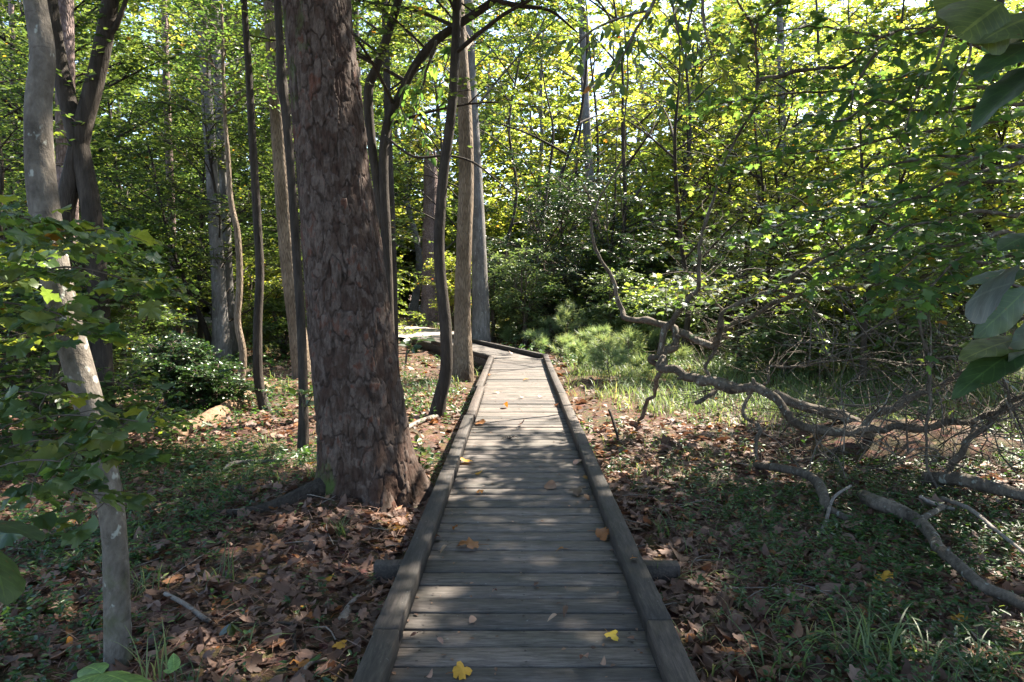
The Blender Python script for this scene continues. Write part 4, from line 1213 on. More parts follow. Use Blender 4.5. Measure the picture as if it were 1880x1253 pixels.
# left side shrubs
bush('holly_shrub', 'glossy leaved shrub glittering in the sun left of the two grey trunks', 305, 9.6, 1.0, .62, 'leaf_holly', .042, 44, T_ROUND, tw=13, m=11, multi=6, Lt=(.15, .35))
bush('holly_shrub', 'low glossy shrub in front of the glittering one near the fallen log', 375, 9.6, .55, .7, 'leaf_holly', .045, 24, T_ROUND, tw=12, m=11, multi=6, Lt=(.12, .3))
bush('shrub', 'dark leafy shrub behind the pale leaning trunk at the left edge', 70, 7.0, 2.1, 1.2, 'leaf_under', .07, 40, T_ROUND, multi=5)
bush('shrub', 'green leafy shrub between the dark twin stems and the glittering shrub', 235, 12.5, 1.5, .9, 'leaf_under', .07, 26, T_OVAL, multi=5)
bush('shrub', 'tangled brown and green shrub behind the slim sweeping tree', 520, 17.5, 1.5, .9, 'leaf_under', .07, 20, T_OVAL, multi=6)
bush('shrub', 'airy green shrub beside the path beyond the forked tree', 835, 27.5, 3.0, 1.3, YL, .09, 36, T_OVAL, multi=5)
bush('shrub', 'airy green shrub at the far left behind the leaning trunk', 20, 13, 3.0, 1.8, 'leaf_under', .08, 44, T_OVAL, multi=5)
bush('shrub', 'leafy shrub in the gap left of the brown furrowed trunk', 455, 24, 2.6, 1.5, YL, .09, 30, T_OVAL, multi=5)
bush('shrub', 'sunny shrub behind the boardwalk bend left of the light brown trunk', 640, 24, 3.2, 2.0, YL, .10, 44, T_OVAL, multi=5)

# low shrubs under the trees, copied from a few grown ones
protos = [bush('understory_shrub', 'low green shrub on the shady forest floor far back', (-250, 130, 1560, 1950)[i], 20 + i, 1.6 + .3 * i, 1.3, (UL, YL, 'leaf_dark', UL)[i], .10, 30, (T_OVAL, T_ROUND, T_NARROW, T_ROUND)[i], group='low shrubs far back under the trees', cull=False, multi=5) for i in range(4)]
for k in range(46):
    yy = r2.uniform(15, 38); xx = r2.uniform(-.82, .82) * yy; t = xx / yy
    if yy < 20 and t > -.24 and t < .5: continue
    if -.26 < t < -.03 and yy < 34: continue
    if -.56 < t < -.25 and yy < 24: continue
    copy_thing(protos[k % 4], (xx, yy, float(gh(xx, yy)) - .08), r2.uniform(0, 6), r2.uniform(.7, 1.5))
for k in range(34):
    a = math.radians(-46 + 92 * (k + r2.random()) / 34); rr = r2.uniform(42, 54); xx, yy = rr * math.sin(a), rr * math.cos(a)
    copy_thing(protos[(0, 1, 3, 1)[k % 4]], (xx, yy, float(gh(xx, yy)) - .2), r2.uniform(0, 6), r2.uniform(2.6, 3.8), 'large distant bush closing the gaps between the far trunks', 'large distant bushes')
# young pines with long needles in the clearing
def pine_sapling(x, y, h, label):
    b = np.array([x, y, float(gh(x, y)) - .03])
    root = thing('pine_seedling', label, 'young pine', b, 'young pines in the clearing')
    st, nd = MB(), MB()
    tip = b + UP * h + rng.normal(0, .04, 3) * [1, 1, 0]
    tube(st, [b, (b + tip) / 2 + rng.normal(0, .02, 3), tip], [.012, .009, .004], 6, .1, rnd=.5)
    tufts = [(tip, UP)]
    for k in range(int(4 + h * 9)):
        z = rng.uniform(.2, .95); q = b + (tip - b) * z
        a = rng.uniform(0, 6.28); L = (.14 + .5 * h * (1 - z) * .8) * rng.uniform(.6, 1.2)
        e = q + np.array([math.cos(a) * L, math.sin(a) * L, L * .6])
        tube(st, [q, e], [.005, .003], 4, .2, cap=False)
        tufts.append((e, nrmz(e - q))); tufts.append(((q + e) / 2, nrmz(e - q)))
    for c, d in tufts:
        n = 70
        dr = nrmz(d * .9 + rng.normal(0, .55, (n, 3)))
        place(nd, T_NEEDLE, c + rng.normal(0, .012, (n, 3)), dr, rng.normal(0, 1, (n, 3)), rng.uniform(.13, .24, n), np.clip(rng.normal(.45, .2, n), 0, 1))
    st.build('stem', M['twig'], root, False, b); nd.build('needles', M['needle'], root, False, b)
T_NEEDLE = tpl([(0, -.012, 0), (.5, -.014, .03), (1, 0, -.03), (.5, .014, .03), (0, .012, 0)], [[(0, 1, 3, 4)], [(1, 2, 3)]])
for px, py, h, lab in ((1038, 640, 1.35, 'tallest young pine sapling with long soft needles in the clearing'),
                       (1095, 655, .75, 'bushy young pine left of the hanging stem foot'), (1150, 668, .8, 'young pine seedling under the first bend of the sprawling limb'),
                       (985, 645, .55, 'small young pine just beyond the kerb at the bend'), (1060, 672, .55, 'low young pine seedling nearest the right kerb'),
                       (1120, 690, .6, 'young pine seedling in front of the bushy one'), (1200, 655, .7, 'young pine seedling behind the knotted limb'),
                       (1010, 632, .8, 'young pine seedling left behind the tallest sapling'), (1075, 632, .8, 'young pine seedling right behind the tallest sapling'),
                       (1165, 640, .75, 'young pine seedling in shade behind the reddish stem'), (1240, 665, .5, 'low young pine seedling below the knotted limb'), (940, 628, .5, 'small young pine beyond the far kerb'),
                       (1125, 640, .9, 'young pine seedling deep in the clearing left of the reddish stem'), (1030, 655, .5, 'low young pine seedling just right of the bend'), (1180, 690, .4, 'low young pine seedling beside the knotted limb foot'), (1110, 668, .65, 'young pine seedling between the bushy one and the nearest kerb'), (1065, 650, .6, 'young pine seedling at the middle of the clearing edge'), (1215, 640, .7, 'young pine seedling under the dark horizontal limb'), (1145, 655, .55, 'small young pine in the thick of the clearing')):
    q = G(px, py + 8)
    pine_sapling(q[0], q[1], h, lab)
# cane like plants
for i, (px, py, h, lab) in enumerate(((880, 606, .8, 'leafy cane clump right behind the light brown trunk'), (915, 606, .9, 'leafy cane clump beyond the far kerb'), (948, 606, .8, 'spiky cane clump left of the tallest young pine'), (982, 612, .6, 'low cane clump beside the tallest young pine'), (1085, 612, 1.1, 'cane clump with pale spiky leaves right of the tallest young pine'), (900, 615, .5, 'lowest cane clump by the far kerb'), (930, 616, .75, 'cane clump beyond the far kerb in front of the spiky one'), (965, 620, .8, 'cane clump between the bend corner and the tallest young pine'), (865, 600, 1.0, 'tallest cane clump close behind the light brown trunk'), (1010, 618, .7, 'cane clump left of the young pines at the bend corner'))):
    q = G(px, py); b = np.array([q[0], q[1], q[2] - .03])
    root = thing('river_cane', lab, 'cane', b, 'cane clumps beyond the far kerb')
    st, lf = MB(), MB(); acc = ([], [], [])
    for k in range(9):
        a = rng.uniform(0, 6.28); p0 = b + np.array([math.cos(a), math.sin(a), 0]) * rng.uniform(0, .25)
        p1 = p0 + np.array([rng.normal(0, .12), rng.normal(0, .12), h * rng.uniform(.6, 1.1)])
        tube(st, [p0, (p0 + p1) / 2, p1], [.008, .006, .003], 5, .3, cap=False)
        n = 9; t = rng.uniform(.3, 1, n)[:, None]; aa = rng.uniform(0, 6.28, n)
        dr = np.stack([np.cos(aa), np.sin(aa), rng.uniform(-.1, .9, n)], -1)
        place(lf, T_NARROW, p0 + (p1 - p0) * t, dr, UP + rng.normal(0, .4, (n, 3)), rng.uniform(.2, .36, n), np.clip(rng.normal(.62, .2, n), 0, 1))
    st.build('stem', M['grass'], root, False, b); lf.build('leaves', M['grass'], root, False, b)
# ------------------------------------------------------------ sprawling tree, maples and other near things
def limb_set(mb, limbs, sides=10, step=.05, rough=.13, stubs=False):
    out = []
    for pl, d, w in limbs:
        d = np.broadcast_to(np.asarray(d, float), (len(pl),))
        w = np.interp(np.linspace(0, 1, len(pl)), np.linspace(0, 1, len(w)), w)
        p = px_path(pl, d); rr = w * d / FOC / 2 * np.array([ocos(q[0]) for q in pl]) * (.68 if stubs else 1)
        q, qr = resample(p, rr, .09)
        amp = np.clip(qr * .45, .002, .016)[:, None]
        q[1:-1] += rng.normal(0, 1, (len(q) - 2, 3)) * amp[1:-1]
        qr = qr * (1 + rng.normal(0, .08, len(q))) * np.where(rng.random(len(q)) < .08, 1.22, 1)
        tube(mb, q, qr, sides, step, rough, 6.0, rnd=rng.random())
        if stubs:
            for _ in range(int(len(q) * .16)):
                i = rng.integers(1, len(q) - 1); dv = nrmz(rng.normal(0, 1, 3)); l = qr[i] + rng.uniform(.02, .09)
                tube(mb, [q[i], q[i] + dv * l * .6, q[i] + dv * l + rng.normal(0, .008, 3)], [qr[i] * .55, qr[i] * .4, qr[i] * .28], 6, .03, .1)
        out.append(p)
    return out
b0 = G(1645, 838, -.02)
root = thing('sprawling_tree', 'half fallen tree with knotted bare limbs sprawling low across the clearing toward the boardwalk', 'tree', b0)
tm, bm, lm = MB(), MB(), MB()
main = [(1650, 842), (1600, 800), (1545, 792), (1495, 790), (1455, 762), (1420, 735), (1385, 715), (1340, 714), (1308, 697), (1275, 692), (1240, 684), (1216, 668), (1214, 654), (1236, 636), (1240, 612), (1222, 598), (1190, 592), (1150, 580), (1136, 560), (1128, 522), (1112, 490), (1092, 455), (1086, 420), (1098, 370), (1128, 320), (1146, 280), (1147, 220), (1153, 130), (1146, 50), (1140, -20)]
dm = np.interp(np.arange(len(main)), [0, 4, 12, 18, 24, 29], [7.0, 7.1, 8.2, 8.6, 8.4, 7.6])
limb_set(tm, [(main, dm, [34, 30, 28, 27, 26, 25, 25, 27, 25, 23, 25, 27, 26, 24, 21, 20, 17, 14, 12, 11, 10, 8, 7, 6, 5, 5, 4, 4, 3, 3])], 14, .03, .15, True)
tm.build('trunk', M['limb'], root, True, b0)
limbs = [
 ([(1214, 660), (1200, 655), (1196, 664), (1212, 672), (1208, 690), (1196, 725), (1172, 772)], [8.2, 8.2, 8.2, 8.2, 8.2, 8.5, 8.8], [16, 16, 14, 13, 12, 9]),
 ([(1212, 652), (1216, 620), (1232, 590), (1258, 560), (1280, 532), (1285, 500), (1287, 440), (1305, 380), (1330, 300), (1362, 235), (1386, 195), (1390, 130), (1386, 62), (1366, 25), (1348, -15)], np.linspace(8.2, 7.6, 15), [20, 18, 16, 14, 11, 9, 8, 8, 8, 8, 7, 5]),
 ([(1386, 62), (1400, 30), (1440, -5)], 7.6, [9, 7, 5]), ([(1390, 148), (1430, 140), (1475, 128), (1550, 122), (1600, 80), (1650, 56), (1740, 50)], [7.7, 7.6, 7.5, 7.3, 7.0, 6.8, 6.5], [13, 12, 11, 9, 6, 4]),
 ([(1386, 140), (1360, 108), (1310, 80), (1280, 62)], [7.7, 7.7, 7.6, 7.5], [5, 4, 3, 2]),
 ([(1236, 612), (1262, 618), (1290, 632), (1310, 635), (1322, 612), (1328, 575), (1368, 555), (1430, 530), (1480, 490), (1530, 465), (1600, 455), (1690, 462)], np.linspace(8.4, 7.0, 12), [20, 20, 20, 18, 17, 16, 14, 13, 11, 9, 6]),
 ([(1300, 632), (1340, 600), (1390, 575), (1450, 545), (1540, 528), (1640, 515), (1720, 500), (1800, 470)], np.linspace(8.3, 6.6, 8), [18, 15, 13, 12, 11, 9, 7]),
 ([(1328, 570), (1305, 545), (1286, 522)], 8.2, [10, 8, 5]), ([(1420, 528), (1470, 550), (1515, 590)], [7.6, 7.5, 7.4], [10, 8, 4]),
 ([(1302, 696), (1294, 676), (1310, 648), (1316, 636)], 8.0, [10, 9, 8]), ([(1322, 708), (1308, 722), (1278, 740)], [7.9, 7.8, 7.6], [14, 13, 11]),
 ([(1390, 716), (1412, 700), (1410, 672), (1450, 674), (1520, 664), (1600, 660), (1690, 672)], [7.7, 7.6, 7.6, 7.5, 7.4, 7.3, 7.2], [9, 8, 7, 7, 6, 5, 3]),
 ([(1384, 712), (1366, 745), (1368, 770), (1392, 778), (1388, 815), (1392, 850)], [7.6, 7.5, 7.4, 7.2, 7.0, 6.9], [10, 10, 11, 12, 11, 10]),
 ([(1495, 790), (1560, 796), (1640, 790), (1720, 780), (1790, 772), (1840, 755), (1900, 725)], [7.1, 7.0, 6.8, 6.6, 6.4, 6.2, 6.0], [24, 22, 21, 20, 18, 15]),
 ([(1575, 795), (1600, 765), (1640, 745), (1700, 722), (1760, 690), (1820, 655), (1900, 640)], [7.0, 7.0, 6.9, 6.8, 6.7, 6.5, 6.2], [24, 23, 22, 20, 18, 15]),
 ([(1420, 722), (1465, 745), (1510, 755), (1560, 770), (1600, 800)], [7.8, 7.7, 7.6, 7.5, 7.3], [26, 32, 34, 34, 30]),
 ([(1735, 905), (1745, 862), (1775, 815), (1815, 780), (1850, 745), (1900, 712)], [6.2, 6.2, 6.1, 6.0, 5.9, 5.7], [20, 19, 18, 16, 14]),
 ([(1775, 815), (1800, 775), (1860, 722)], [6.1, 6.3, 6.5], [10, 8, 6]),
 ([(1692, 545), (1690, 600), (1705, 660), (1706, 740), (1702, 830), (1712, 880), (1745, 935)], [6.0, 6.0, 6.0, 6.0, 6.0, 5.9, 5.7], [7, 8, 9, 9, 8, 7]),
 ([(1706, 672), (1725, 658), (1780, 660), (1850, 715), (1900, 760)], [6.0, 5.9, 5.8, 5.7, 5.6], [7, 6, 6, 5, 4]),
 ([(1820, 640), (1850, 720), (1880, 800)], [5.8, 5.8, 5.8], [8, 8, 7]),
]
lp = limb_set(bm, limbs, stubs=True)
for p in lp[1:]:
    acc = ([], [], [])
    limb_twigs(p, max(6, int(len(p) * 6)), .25, 1.1, t0=.1, acc=acc)
    S, D, L = (np.concatenate(a) for a in acc)
    k = (rng.random(len(S)) < .42) & (S[:, 2] > .9)
    twig_leaves(bm, lm, S[k], D[k], L[k], T_MAPLES, .085, 8, .1, .4, r=.0045)
    twig_leaves(bm, MB(), S[~k], D[~k], L[~k], T_MAPLES, .07, 2, .1, .4, r=.0045)
bm.build('limb', M['limb'], root, True, b0)
lm.build('crown', M['leaf_maple'], root, False, b0)
# tangle of dead twigs round its root
root2 = thing('root_mound', 'dark mound of torn roots and dead twigs under the sprawling limbs', 'root mound', b0)
rm, rt = MB(), MB()
n = 40; th = np.linspace(0, 2 * np.pi, n, endpoint=False); rows = []
for t in np.linspace(0, 1, 12):
    r = np.cos(t * np.pi / 2) ** .7 * 1.0; z = math.sin(t * np.pi / 2) * .42
    q = np.stack([np.cos(th) * r * 1.35, np.sin(th) * r * .8, 0 * th + z], -1)
    rows.append(q * (1 + .5 * (fbm(q * 2.6 + 7, 4) - .5))[:, None] + b0 + [.25, .25, -.12])
i_ = np.arange(11)[:, None] * n; j_ = np.arange(n)[None]
rm.add(np.concatenate(rows), np.stack([i_ + j_, i_ + (j_ + 1) % n, i_ + n + (j_ + 1) % n, i_ + n + j_], -1).reshape(-1, 4))
rm.build('soil_mound', M['ground'], root2, True, b0)
for k in range(110):
    a = rng.uniform(0, 6.28); rr = rng.uniform(.1, 1.3)
    s = b0 + np.array([.2 + math.cos(a) * rr * 1.4, .1 + math.sin(a) * rr * .7, rng.uniform(-.05, .35) * (1.2 - rr * .6)])
    d = nrmz(rng.normal(0, 1, 3) * [1, .7, .55] + [0, 0, .12]); l = rng.uniform(.25, .9)
    tube(rt, [s, s + d * l * .5 + rng.normal(0, .06, 3), s + d * l + rng.normal(0, .08, 3)], [rng.uniform(.004, .012), .006, .002], 5, .12, cap=False, rnd=rng.random())
rt.build('dead_twigs', M['twig'], root2, True, b0)['kind'] = 'stuff'
# thin dead brush standing in the right middle distance
bb = G(1760, 830)
root3 = thing('dead_brush', 'grey tangle of thin bare twigs at the right edge among the sprawling limbs', 'dead brush', bb)
db = MB()
for k in range(130):
    s = P(rng.uniform(1480, 1900), rng.uniform(600, 900), rng.uniform(5.4, 7.4)); s[2] = max(s[2], float(gh(s[0], s[1])))
    d = nrmz(np.array([rng.normal(0, .8), rng.normal(0, .5), rng.normal(.25, .5)])); l = rng.uniform(.3, 1.3)
    bend = rng.normal(0, .22, 3)
    pts = [s + d * l * t + bend * l * t * t + rng.normal(0, .03, 3) for t in np.linspace(0, 1, 5)]
    tube(db, pts, [.007, .006, .0045, .003, .0015], 4, .12, cap=False, rnd=rng.random())
    for _ in range(2):
        q = pts[rng.integers(1, 3)]; e = nrmz(d + rng.normal(0, .7, 3)) * l * .45
        tube(db, [q, q + e * .5 + rng.normal(0, .02, 3), q + e], [.0035, .0025, .001], 3, .15, cap=False, rnd=rng.random())
db.build('twig', M['limb'], root3, False, bb)

# fallen branches lying on the ground
def ground_branch(name, label, pl, w, mat, lift, extra=(), cat='branch', sides=10):
    pts = np.array([G(x, y, l) for (x, y), l in zip(pl, np.broadcast_to(np.asarray(lift, float), (len(pl),)))])
    mb = MB(); dd = pts[:, 1]
    w = np.interp(np.linspace(0, 1, len(pts)), np.linspace(0, 1, len(w)), w)
    tube(mb, pts, w * dd / FOC / 2, sides, .04, .1, 5, rnd=rng.random())
    for epl, ew, el in extra:
        ep = np.array([G(x, y, l) for (x, y), l in zip(epl, np.broadcast_to(np.asarray(el, float), (len(epl),)))])
        tube(mb, ep, np.linspace(ew[0], ew[1], len(ep)) * ep[:, 1] / FOC / 2, 7, .05, .08, 5, rnd=rng.random())
    o = mb.build(name, M[mat], None, True, pts[0]); o.location = tuple(float(c) for c in pts[0])
    return tag(o, label, cat)
ground_branch('fallen_branch', 'thick pale sunlit branch snaking over the ground at the lower right', [(1585, 912), (1612, 924), (1650, 938), (1688, 958), (1712, 985), (1722, 1005), (1745, 1025), (1775, 1052), (1810, 1080), (1850, 1096), (1910, 1125)], [26, 28, 24, 22, 22, 22, 22, 24], 'limb', [.05, .14, .12, .10, .10, .11, .13, .12, .10, .09, .08],
              extra=(([(1690, 955), (1715, 940), (1735, 930)], (14, 8), [.12, .14, .12]), ([(1740, 1020), (1742, 1005)], (10, 6), [.15, .2])))
ground_branch('fallen_branch', 'curved bare branch arching over the dead leaves below the sprawling limbs', [(1388, 855), (1420, 858), (1470, 868), (1500, 885), (1512, 910), (1520, 935), (1560, 955)], [13, 15, 17, 20, 20, 14], 'limb', [.05, .14, .16, .14, .12, .08, .02])
ground_branch('fallen_stick', 'thin pale forked stick lying in the grass left of the thick pale branch', [(1495, 995), (1515, 960), (1530, 915), (1562, 892)], [5, 7, 6, 5], 'dead', [.02, .06, .12, .14], cat='stick', sides=6)
ground_branch('fallen_stick', 'long pale stick slanting down to the right edge above the thick branch', [(1730, 915), (1780, 935), (1830, 975), (1900, 1030)], [8, 8, 7, 6], 'dead', [.12, .14, .12, .10], cat='stick', sides=6)
ground_branch('fallen_stick', 'hooked grey stick curling beside the right dead brush', [(1690, 912), (1700, 920), (1725, 928), (1752, 936)], [7, 9, 9, 7], 'dead', [.18, .12, .08, .05], cat='stick', sides=6)
ground_branch('fallen_branch', 'dark heavy branch lying under the brush at the right edge', [(1700, 880), (1760, 880), (1820, 895), (1900, 915)], [26, 26, 24, 22], 'limb', [.08, .16, .14, .1])
ground_branch('fallen_stick', 'short straight grey stick on the dead leaves right of the pale leaning trunk', [(303, 1090), (340, 1110), (375, 1136), (392, 1146)], [8, 9, 10, 9], 'dead', [.05, .04, .03, .0], cat='stick', sides=8)
ground_branch('fallen_stick', 'thin dark curved stick on the dead leaves at the bottom left', [(420, 1152), (480, 1146), (535, 1146), (540, 1175), (545, 1200)], [6, 7, 7, 6], 'dark', .02, cat='stick', sides=6)
ground_branch('fallen_stick', 'grey stick slanting toward the left kerb at the bottom', [(555, 1252), (562, 1225), (580, 1214), (600, 1210)], [9, 8, 6], 'dead', .03, cat='stick', sides=6)
ground_branch('fallen_stick', 'bent grey stick lying left of the pine foot', [(410, 868), (425, 852), (470, 848), (525, 846)], [8, 9, 7], 'dead', [.02, .06, .05, .04], cat='stick', sides=6)
ground_branch('fallen_stick', 'rotten pale stick half buried beside the sleeper by the left kerb', [(625, 1150), (650, 1110), (690, 1070)], [26, 22, 14], 'dead', -.01, cat='stick', sides=8)
ground_branch('fallen_stick', 'pale root like stick behind the dark mossy footed trunk', [(740, 790), (770, 775), (800, 765), (845, 755)], [9, 10, 9, 6], 'dead', .02, cat='stick', sides=6)
ground_branch('fallen_stick', 'thin upright broken twig standing in the leaf litter right of the kerb', [(1118, 752), (1128, 780), (1136, 812)], [5, 6, 4], 'dark', [.32, .16, .0], cat='stick', sides=5)
# rotten orange log
lp_ = [(335, 792), (372, 778), (408, 758), (450, 735), (482, 712)]
pts = np.array([G(x, y, .03) for x, y in lp_]); lg = MB()
tube(lg, pts, [.05, .12, .10, .14, .11], 16, .05, .4, 5.5)
o = lg.build('fallen_log', M['log'], None, True, pts[0]); o.location = tuple(pts[0]); tag(o, 'broken rotten orange log lying in the sun left of the slim sweeping tree', 'log')
lg = MB(); pts = np.array([G(x, y, .05) for x, y in [(322, 800), (336, 788), (350, 778)]]); tube(lg, pts, [.07, .11, .05], 12, .05, .3, 5)
o = lg.build('rotten_wood', M['log'], None, True, pts[0]); o.location = tuple(pts[0]); tag(o, 'small crumbled chunk of rotten wood at the lower end of the orange log', 'rotten wood')
lg = MB(); pts = np.array([G(x, y, .04) for x, y in [(440, 622), (500, 592), (545, 560)]]); tube(lg, pts, [.10, .10, .07], 10, .2, .15, 3)

# ---------------- leafy boughs reaching into the picture
def bough(name, label, limbs, leaf, T, size, dens, L0, L1, m=8, droop=.2, tilt=.4, hang=0., bark='limb', cat='branch', upb=.1, t0=.15, r=.004, base=None, group=None, rb=None, cull=False, szj=.3, flat=.7, root=None):
    st = MB(); lf = MB()
    lp = limb_set(st, limbs, 8, .05, .06)
    acc = ([], [], [])
    for p in lp:
        ln = np.sum(np.linalg.norm(np.diff(p, axis=0), axis=1))
        p2, _ = resample(p, np.ones(len(p)), .1)
        limb_twigs(p2, max(3, int(ln * dens)), L0, L1, upb, t0, acc=acc)
    S, D, L = (np.concatenate(a) for a in acc)
    twig_leaves(st, lf, S, D, L, T, size, m, droop, tilt, r, hang=hang, rb=rb, cull=cull, szj=szj, flat=flat)
    b = lp[0][0] if base is None else base
    rt_ = root or thing(name, label, cat, b, group)
    st.build('stem', M[bark], rt_, True, b)
    lf.build('leaves', M[leaf], rt_, False, b)
    return rt_
# red maple standing just outside the right edge; its boughs hang across the right half
mb_ = np.array([6.9, 6.8, float(gh(6.9, 6.8))])
mroot = thing('maple_tree', 'maple whose dark leafy boughs hang over the right half of the view', 'tree', mb_)
t_ = MB(); tube(t_, [mb_ - [0, 0, .1], mb_ + [-.2, 0, 2], mb_ + [-.3, .2, 4], mb_ + [-.2, .1, 6.5], mb_ + [-.3, .1, 9]], [.2, .15, .13, .1, .03], 12, .2, .06)
cr_ = MB(); crown(t_, cr_, np.array([mb_ + [-.2, 0, 2], mb_ + [-.3, .2, 4], mb_ + [-.2, .1, 6.5], mb_ + [-.3, .1, 11]]), 5.2, 11, 4.6, 34, 18, T_OVAL, .16, 11)
crown(t_, cr_, np.array([mb_ + [-.2, 0, 2], mb_ + [-.3, .2, 4], mb_ + [-.2, .1, 6.5], mb_ + [-.3, .1, 11]]), 6.4, 10.5, 6.0, 30, 24, T_OVAL, .15, 11, up=.12, az=(1.75, 3.3))  # unseen high limbs spread leftward, added to shade the near deck
t_.build('trunk', M['grey'], mroot, True, mb_); cr_.build('crown', M['leaf_canopy'], mroot, False, mb_)
ML = []
r3 = np.random.default_rng(21)
for (x0, y0, x1, y1, d0, d1) in ((1900, 290, 1620, 420, 6.4, 6.2), (1900, 300, 1500, 330, 6.6, 6.6), (1900, 390, 1560, 470, 6.2, 5.6), (1900, 200, 1480, 230, 6.6, 6.2), (1900, 150, 1600, 160, 6.8, 6.4), (1900, 430, 1600, 520, 6.0, 5.4),
                                 (1900, 330, 1400, 440, 6.7, 7.0), (1900, 240, 1380, 300, 7.2, 7.4), (1900, 60, 1560, 90, 7.2, 6.8), (1900, 480, 1660, 560, 5.8, 5.2), (1900, 180, 1300, 200, 7.6, 7.8), (1900, 270, 1700, 350, 5.2, 4.9), (1900, 470, 1490, 500, 6.8, 7.2), (1900, 450, 1400, 420, 7.0, 7.4), (1900, 500, 1560, 570, 6.4, 6.8),
                                 (1900, 120, 1420, 60, 7.6, 7.6)):
    k = 7; u = np.linspace(0, 1, k)
    px = x0 + (x1 - x0) * u + r3.normal(0, 10, k); py = y0 + (y1 - y0) * u + r3.normal(0, 10, k) - 25 * np.sin(u * 3)
    ML.append((list(zip(px, py)), d0 + (d1 - d0) * u, [13, 11, 9, 7, 5, 4, 2]))
ML = [([tuple(np.array([1930 + 20 * i % 60, pl[0][1] + 30]))] + pl, np.concatenate([[d[0] + .1], d]), w) for i, (pl, d, w) in enumerate(ML)]
bough('', '', ML, 'leaf_maple', T_MAPLES, .088, 11, .3, .9, 9, .22, .42, root=mroot, base=mb_, cull='key')
# hanging bough with drooping oval leaves, upper middle right
hk = np.array([1.8, 5.4, 5.2])
bough('hanging_bough', 'dark bough with drooping oval leaves hanging from the top of the view right of centre', [
    ([(1300, -120), (1230, -40), (1190, 20), (1150, 90), (1120, 150)], [5.6, 5.5, 5.4, 5.3, 5.2], [9, 7, 5, 3]), ([(1230, -40), (1240, 40), (1255, 110), (1250, 170)], [5.5, 5.4, 5.3, 5.3], [6, 5, 3, 2]), ([(1300, -120), (1290, 0), (1300, 80), (1320, 130)], [5.6, 5.4, 5.3, 5.2], [6, 5, 3, 2]),
    ([(1190, 20), (1120, 40), (1070, 70), (1040, 110)], [5.4, 5.4, 5.3, 5.3], [5, 4, 2])], 'leaf_maple', T_OVAL, .10, 5, .2, .5, 7, .4, .3, hang=1.0)
bough('hanging_bough', 'dark bough with drooping oval leaves left of the light brown trunk', [
    ([(800, 75), (790, 110), (775, 160), (765, 200), (770, 230)], 9.5, [6, 5, 3, 2]), ([(764, 118), (745, 150), (735, 190), (745, 220)], 9.5, [5, 4, 3, 2]), ([(850, 40), (830, 90), (815, 130)], 9.6, [5, 3, 2])], 'leaf_maple', T_OVAL, .15, 5, .2, .6, 7, .4, .3, hang=1.0)
bough('hanging_bough', 'drooping bough of narrow dark leaves below the bare forked limb at the upper right', [
    ([(1640, 60), (1600, 110), (1570, 160), (1560, 220)], [6.8, 6.7, 6.6, 6.5], [6, 5, 3]), ([(1740, 50), (1720, 110), (1690, 160), (1660, 240)], [6.5, 6.4, 6.2, 6.1], [6, 5, 3]), ([(1790, 20), (1780, 100), (1760, 150), (1740, 210)], [6.0, 5.9, 5.8, 5.8], [6, 4, 2])], 'leaf_maple', T_OVAL, .12, 6, .25, .6, 8, .5, .3, hang=1.1)
# maple sapling sprays at the left, close to the camera
LB = [
 ([(-60, 470), (20, 450), (90, 440), (150, 425), (200, 418)], [2.4, 2.3, 2.2, 2.1, 2.0], [6, 5, 4, 3, 2]),
 ([(-60, 560), (20, 520), (120, 490), (200, 505), (262, 515)], [2.5, 2.4, 2.3, 2.2, 2.2], [6, 5, 4, 3, 2]),
 ([(-60, 590), (40, 560), (110, 580), (165, 612)], [2.4, 2.3, 2.2, 2.1], [6, 5, 4, 2]),
 ([(-60, 400), (0, 392), (40, 398), (80, 412)], [2.2, 2.1, 2.0, 2.0], [5, 4, 3, 2]),
 ([(-60, 640), (0, 620), (60, 610), (100, 600)], [2.6, 2.5, 2.4, 2.4], [5, 4, 3, 2]),
 ([(-60, 520), (60, 470), (160, 460), (240, 468)], [2.8, 2.7, 2.6, 2.6], [5, 4, 3, 2]),
]
sb = np.array([-2.35, 2.5, float(gh(-2.35, 2.5))])
LB = [([(-90, 900 if i % 2 else 860)] + pl, np.concatenate([[2.6], np.asarray(d)]), w) for i, (pl, d, w) in enumerate(LB)]
bough('maple_sapling', 'maple sapling with flat tiers of pale green lobed leaves at the left edge', LB, 'leaf_maple', T_MAPLEV, .062, 11, .08, .24, 5, .10, .30, bark='twig', cat='sapling', upb=.0, t0=.35, r=.002, base=sb, rb=.28, flat=.35, szj=.45)
LB2 = [
 ([(-90, 900), (-20, 800), (60, 770), (150, 762), (230, 770), (285, 775)], [2.4, 2.3, 2.2, 2.1, 2.0, 2.0], [6, 5, 4, 3, 2]),
 ([(-90, 900), (0, 830), (90, 810), (170, 830), (230, 850)], [2.4, 2.2, 2.1, 2.0, 1.95], [6, 5, 4, 3, 2]),
 ([(-90, 920), (-20, 880), (60, 870), (130, 890), (200, 930)], [2.3, 2.1, 2.0, 1.9, 1.85], [6, 5, 4, 3, 2]),
 ([(-90, 900), (-40, 760), (20, 720), (70, 720), (110, 730)], [2.5, 2.3, 2.3, 2.2, 2.2], [5, 4, 3, 2]),
 ([(-90, 900), (20, 850), (130, 800), (210, 795)], [2.5, 2.5, 2.4, 2.3], [5, 4, 3, 2]),
 ([(-90, 900), (-10, 860), (70, 845), (150, 858)], [2.1, 2.0, 1.9, 1.85], [5, 4, 3, 2]),
]
bough('maple_sapling', 'low maple sapling with dark bluish lobed leaves crossing the pale leaning trunk at the left', LB2, 'leaf_maple', T_MAPLEV, .066, 8, .08, .24, 5, .12, .34, bark='twig', cat='sapling', upb=.0, t0=.3, r=.002, base=sb + [-.1, .1, 0], rb=.08, flat=.45, szj=.45)

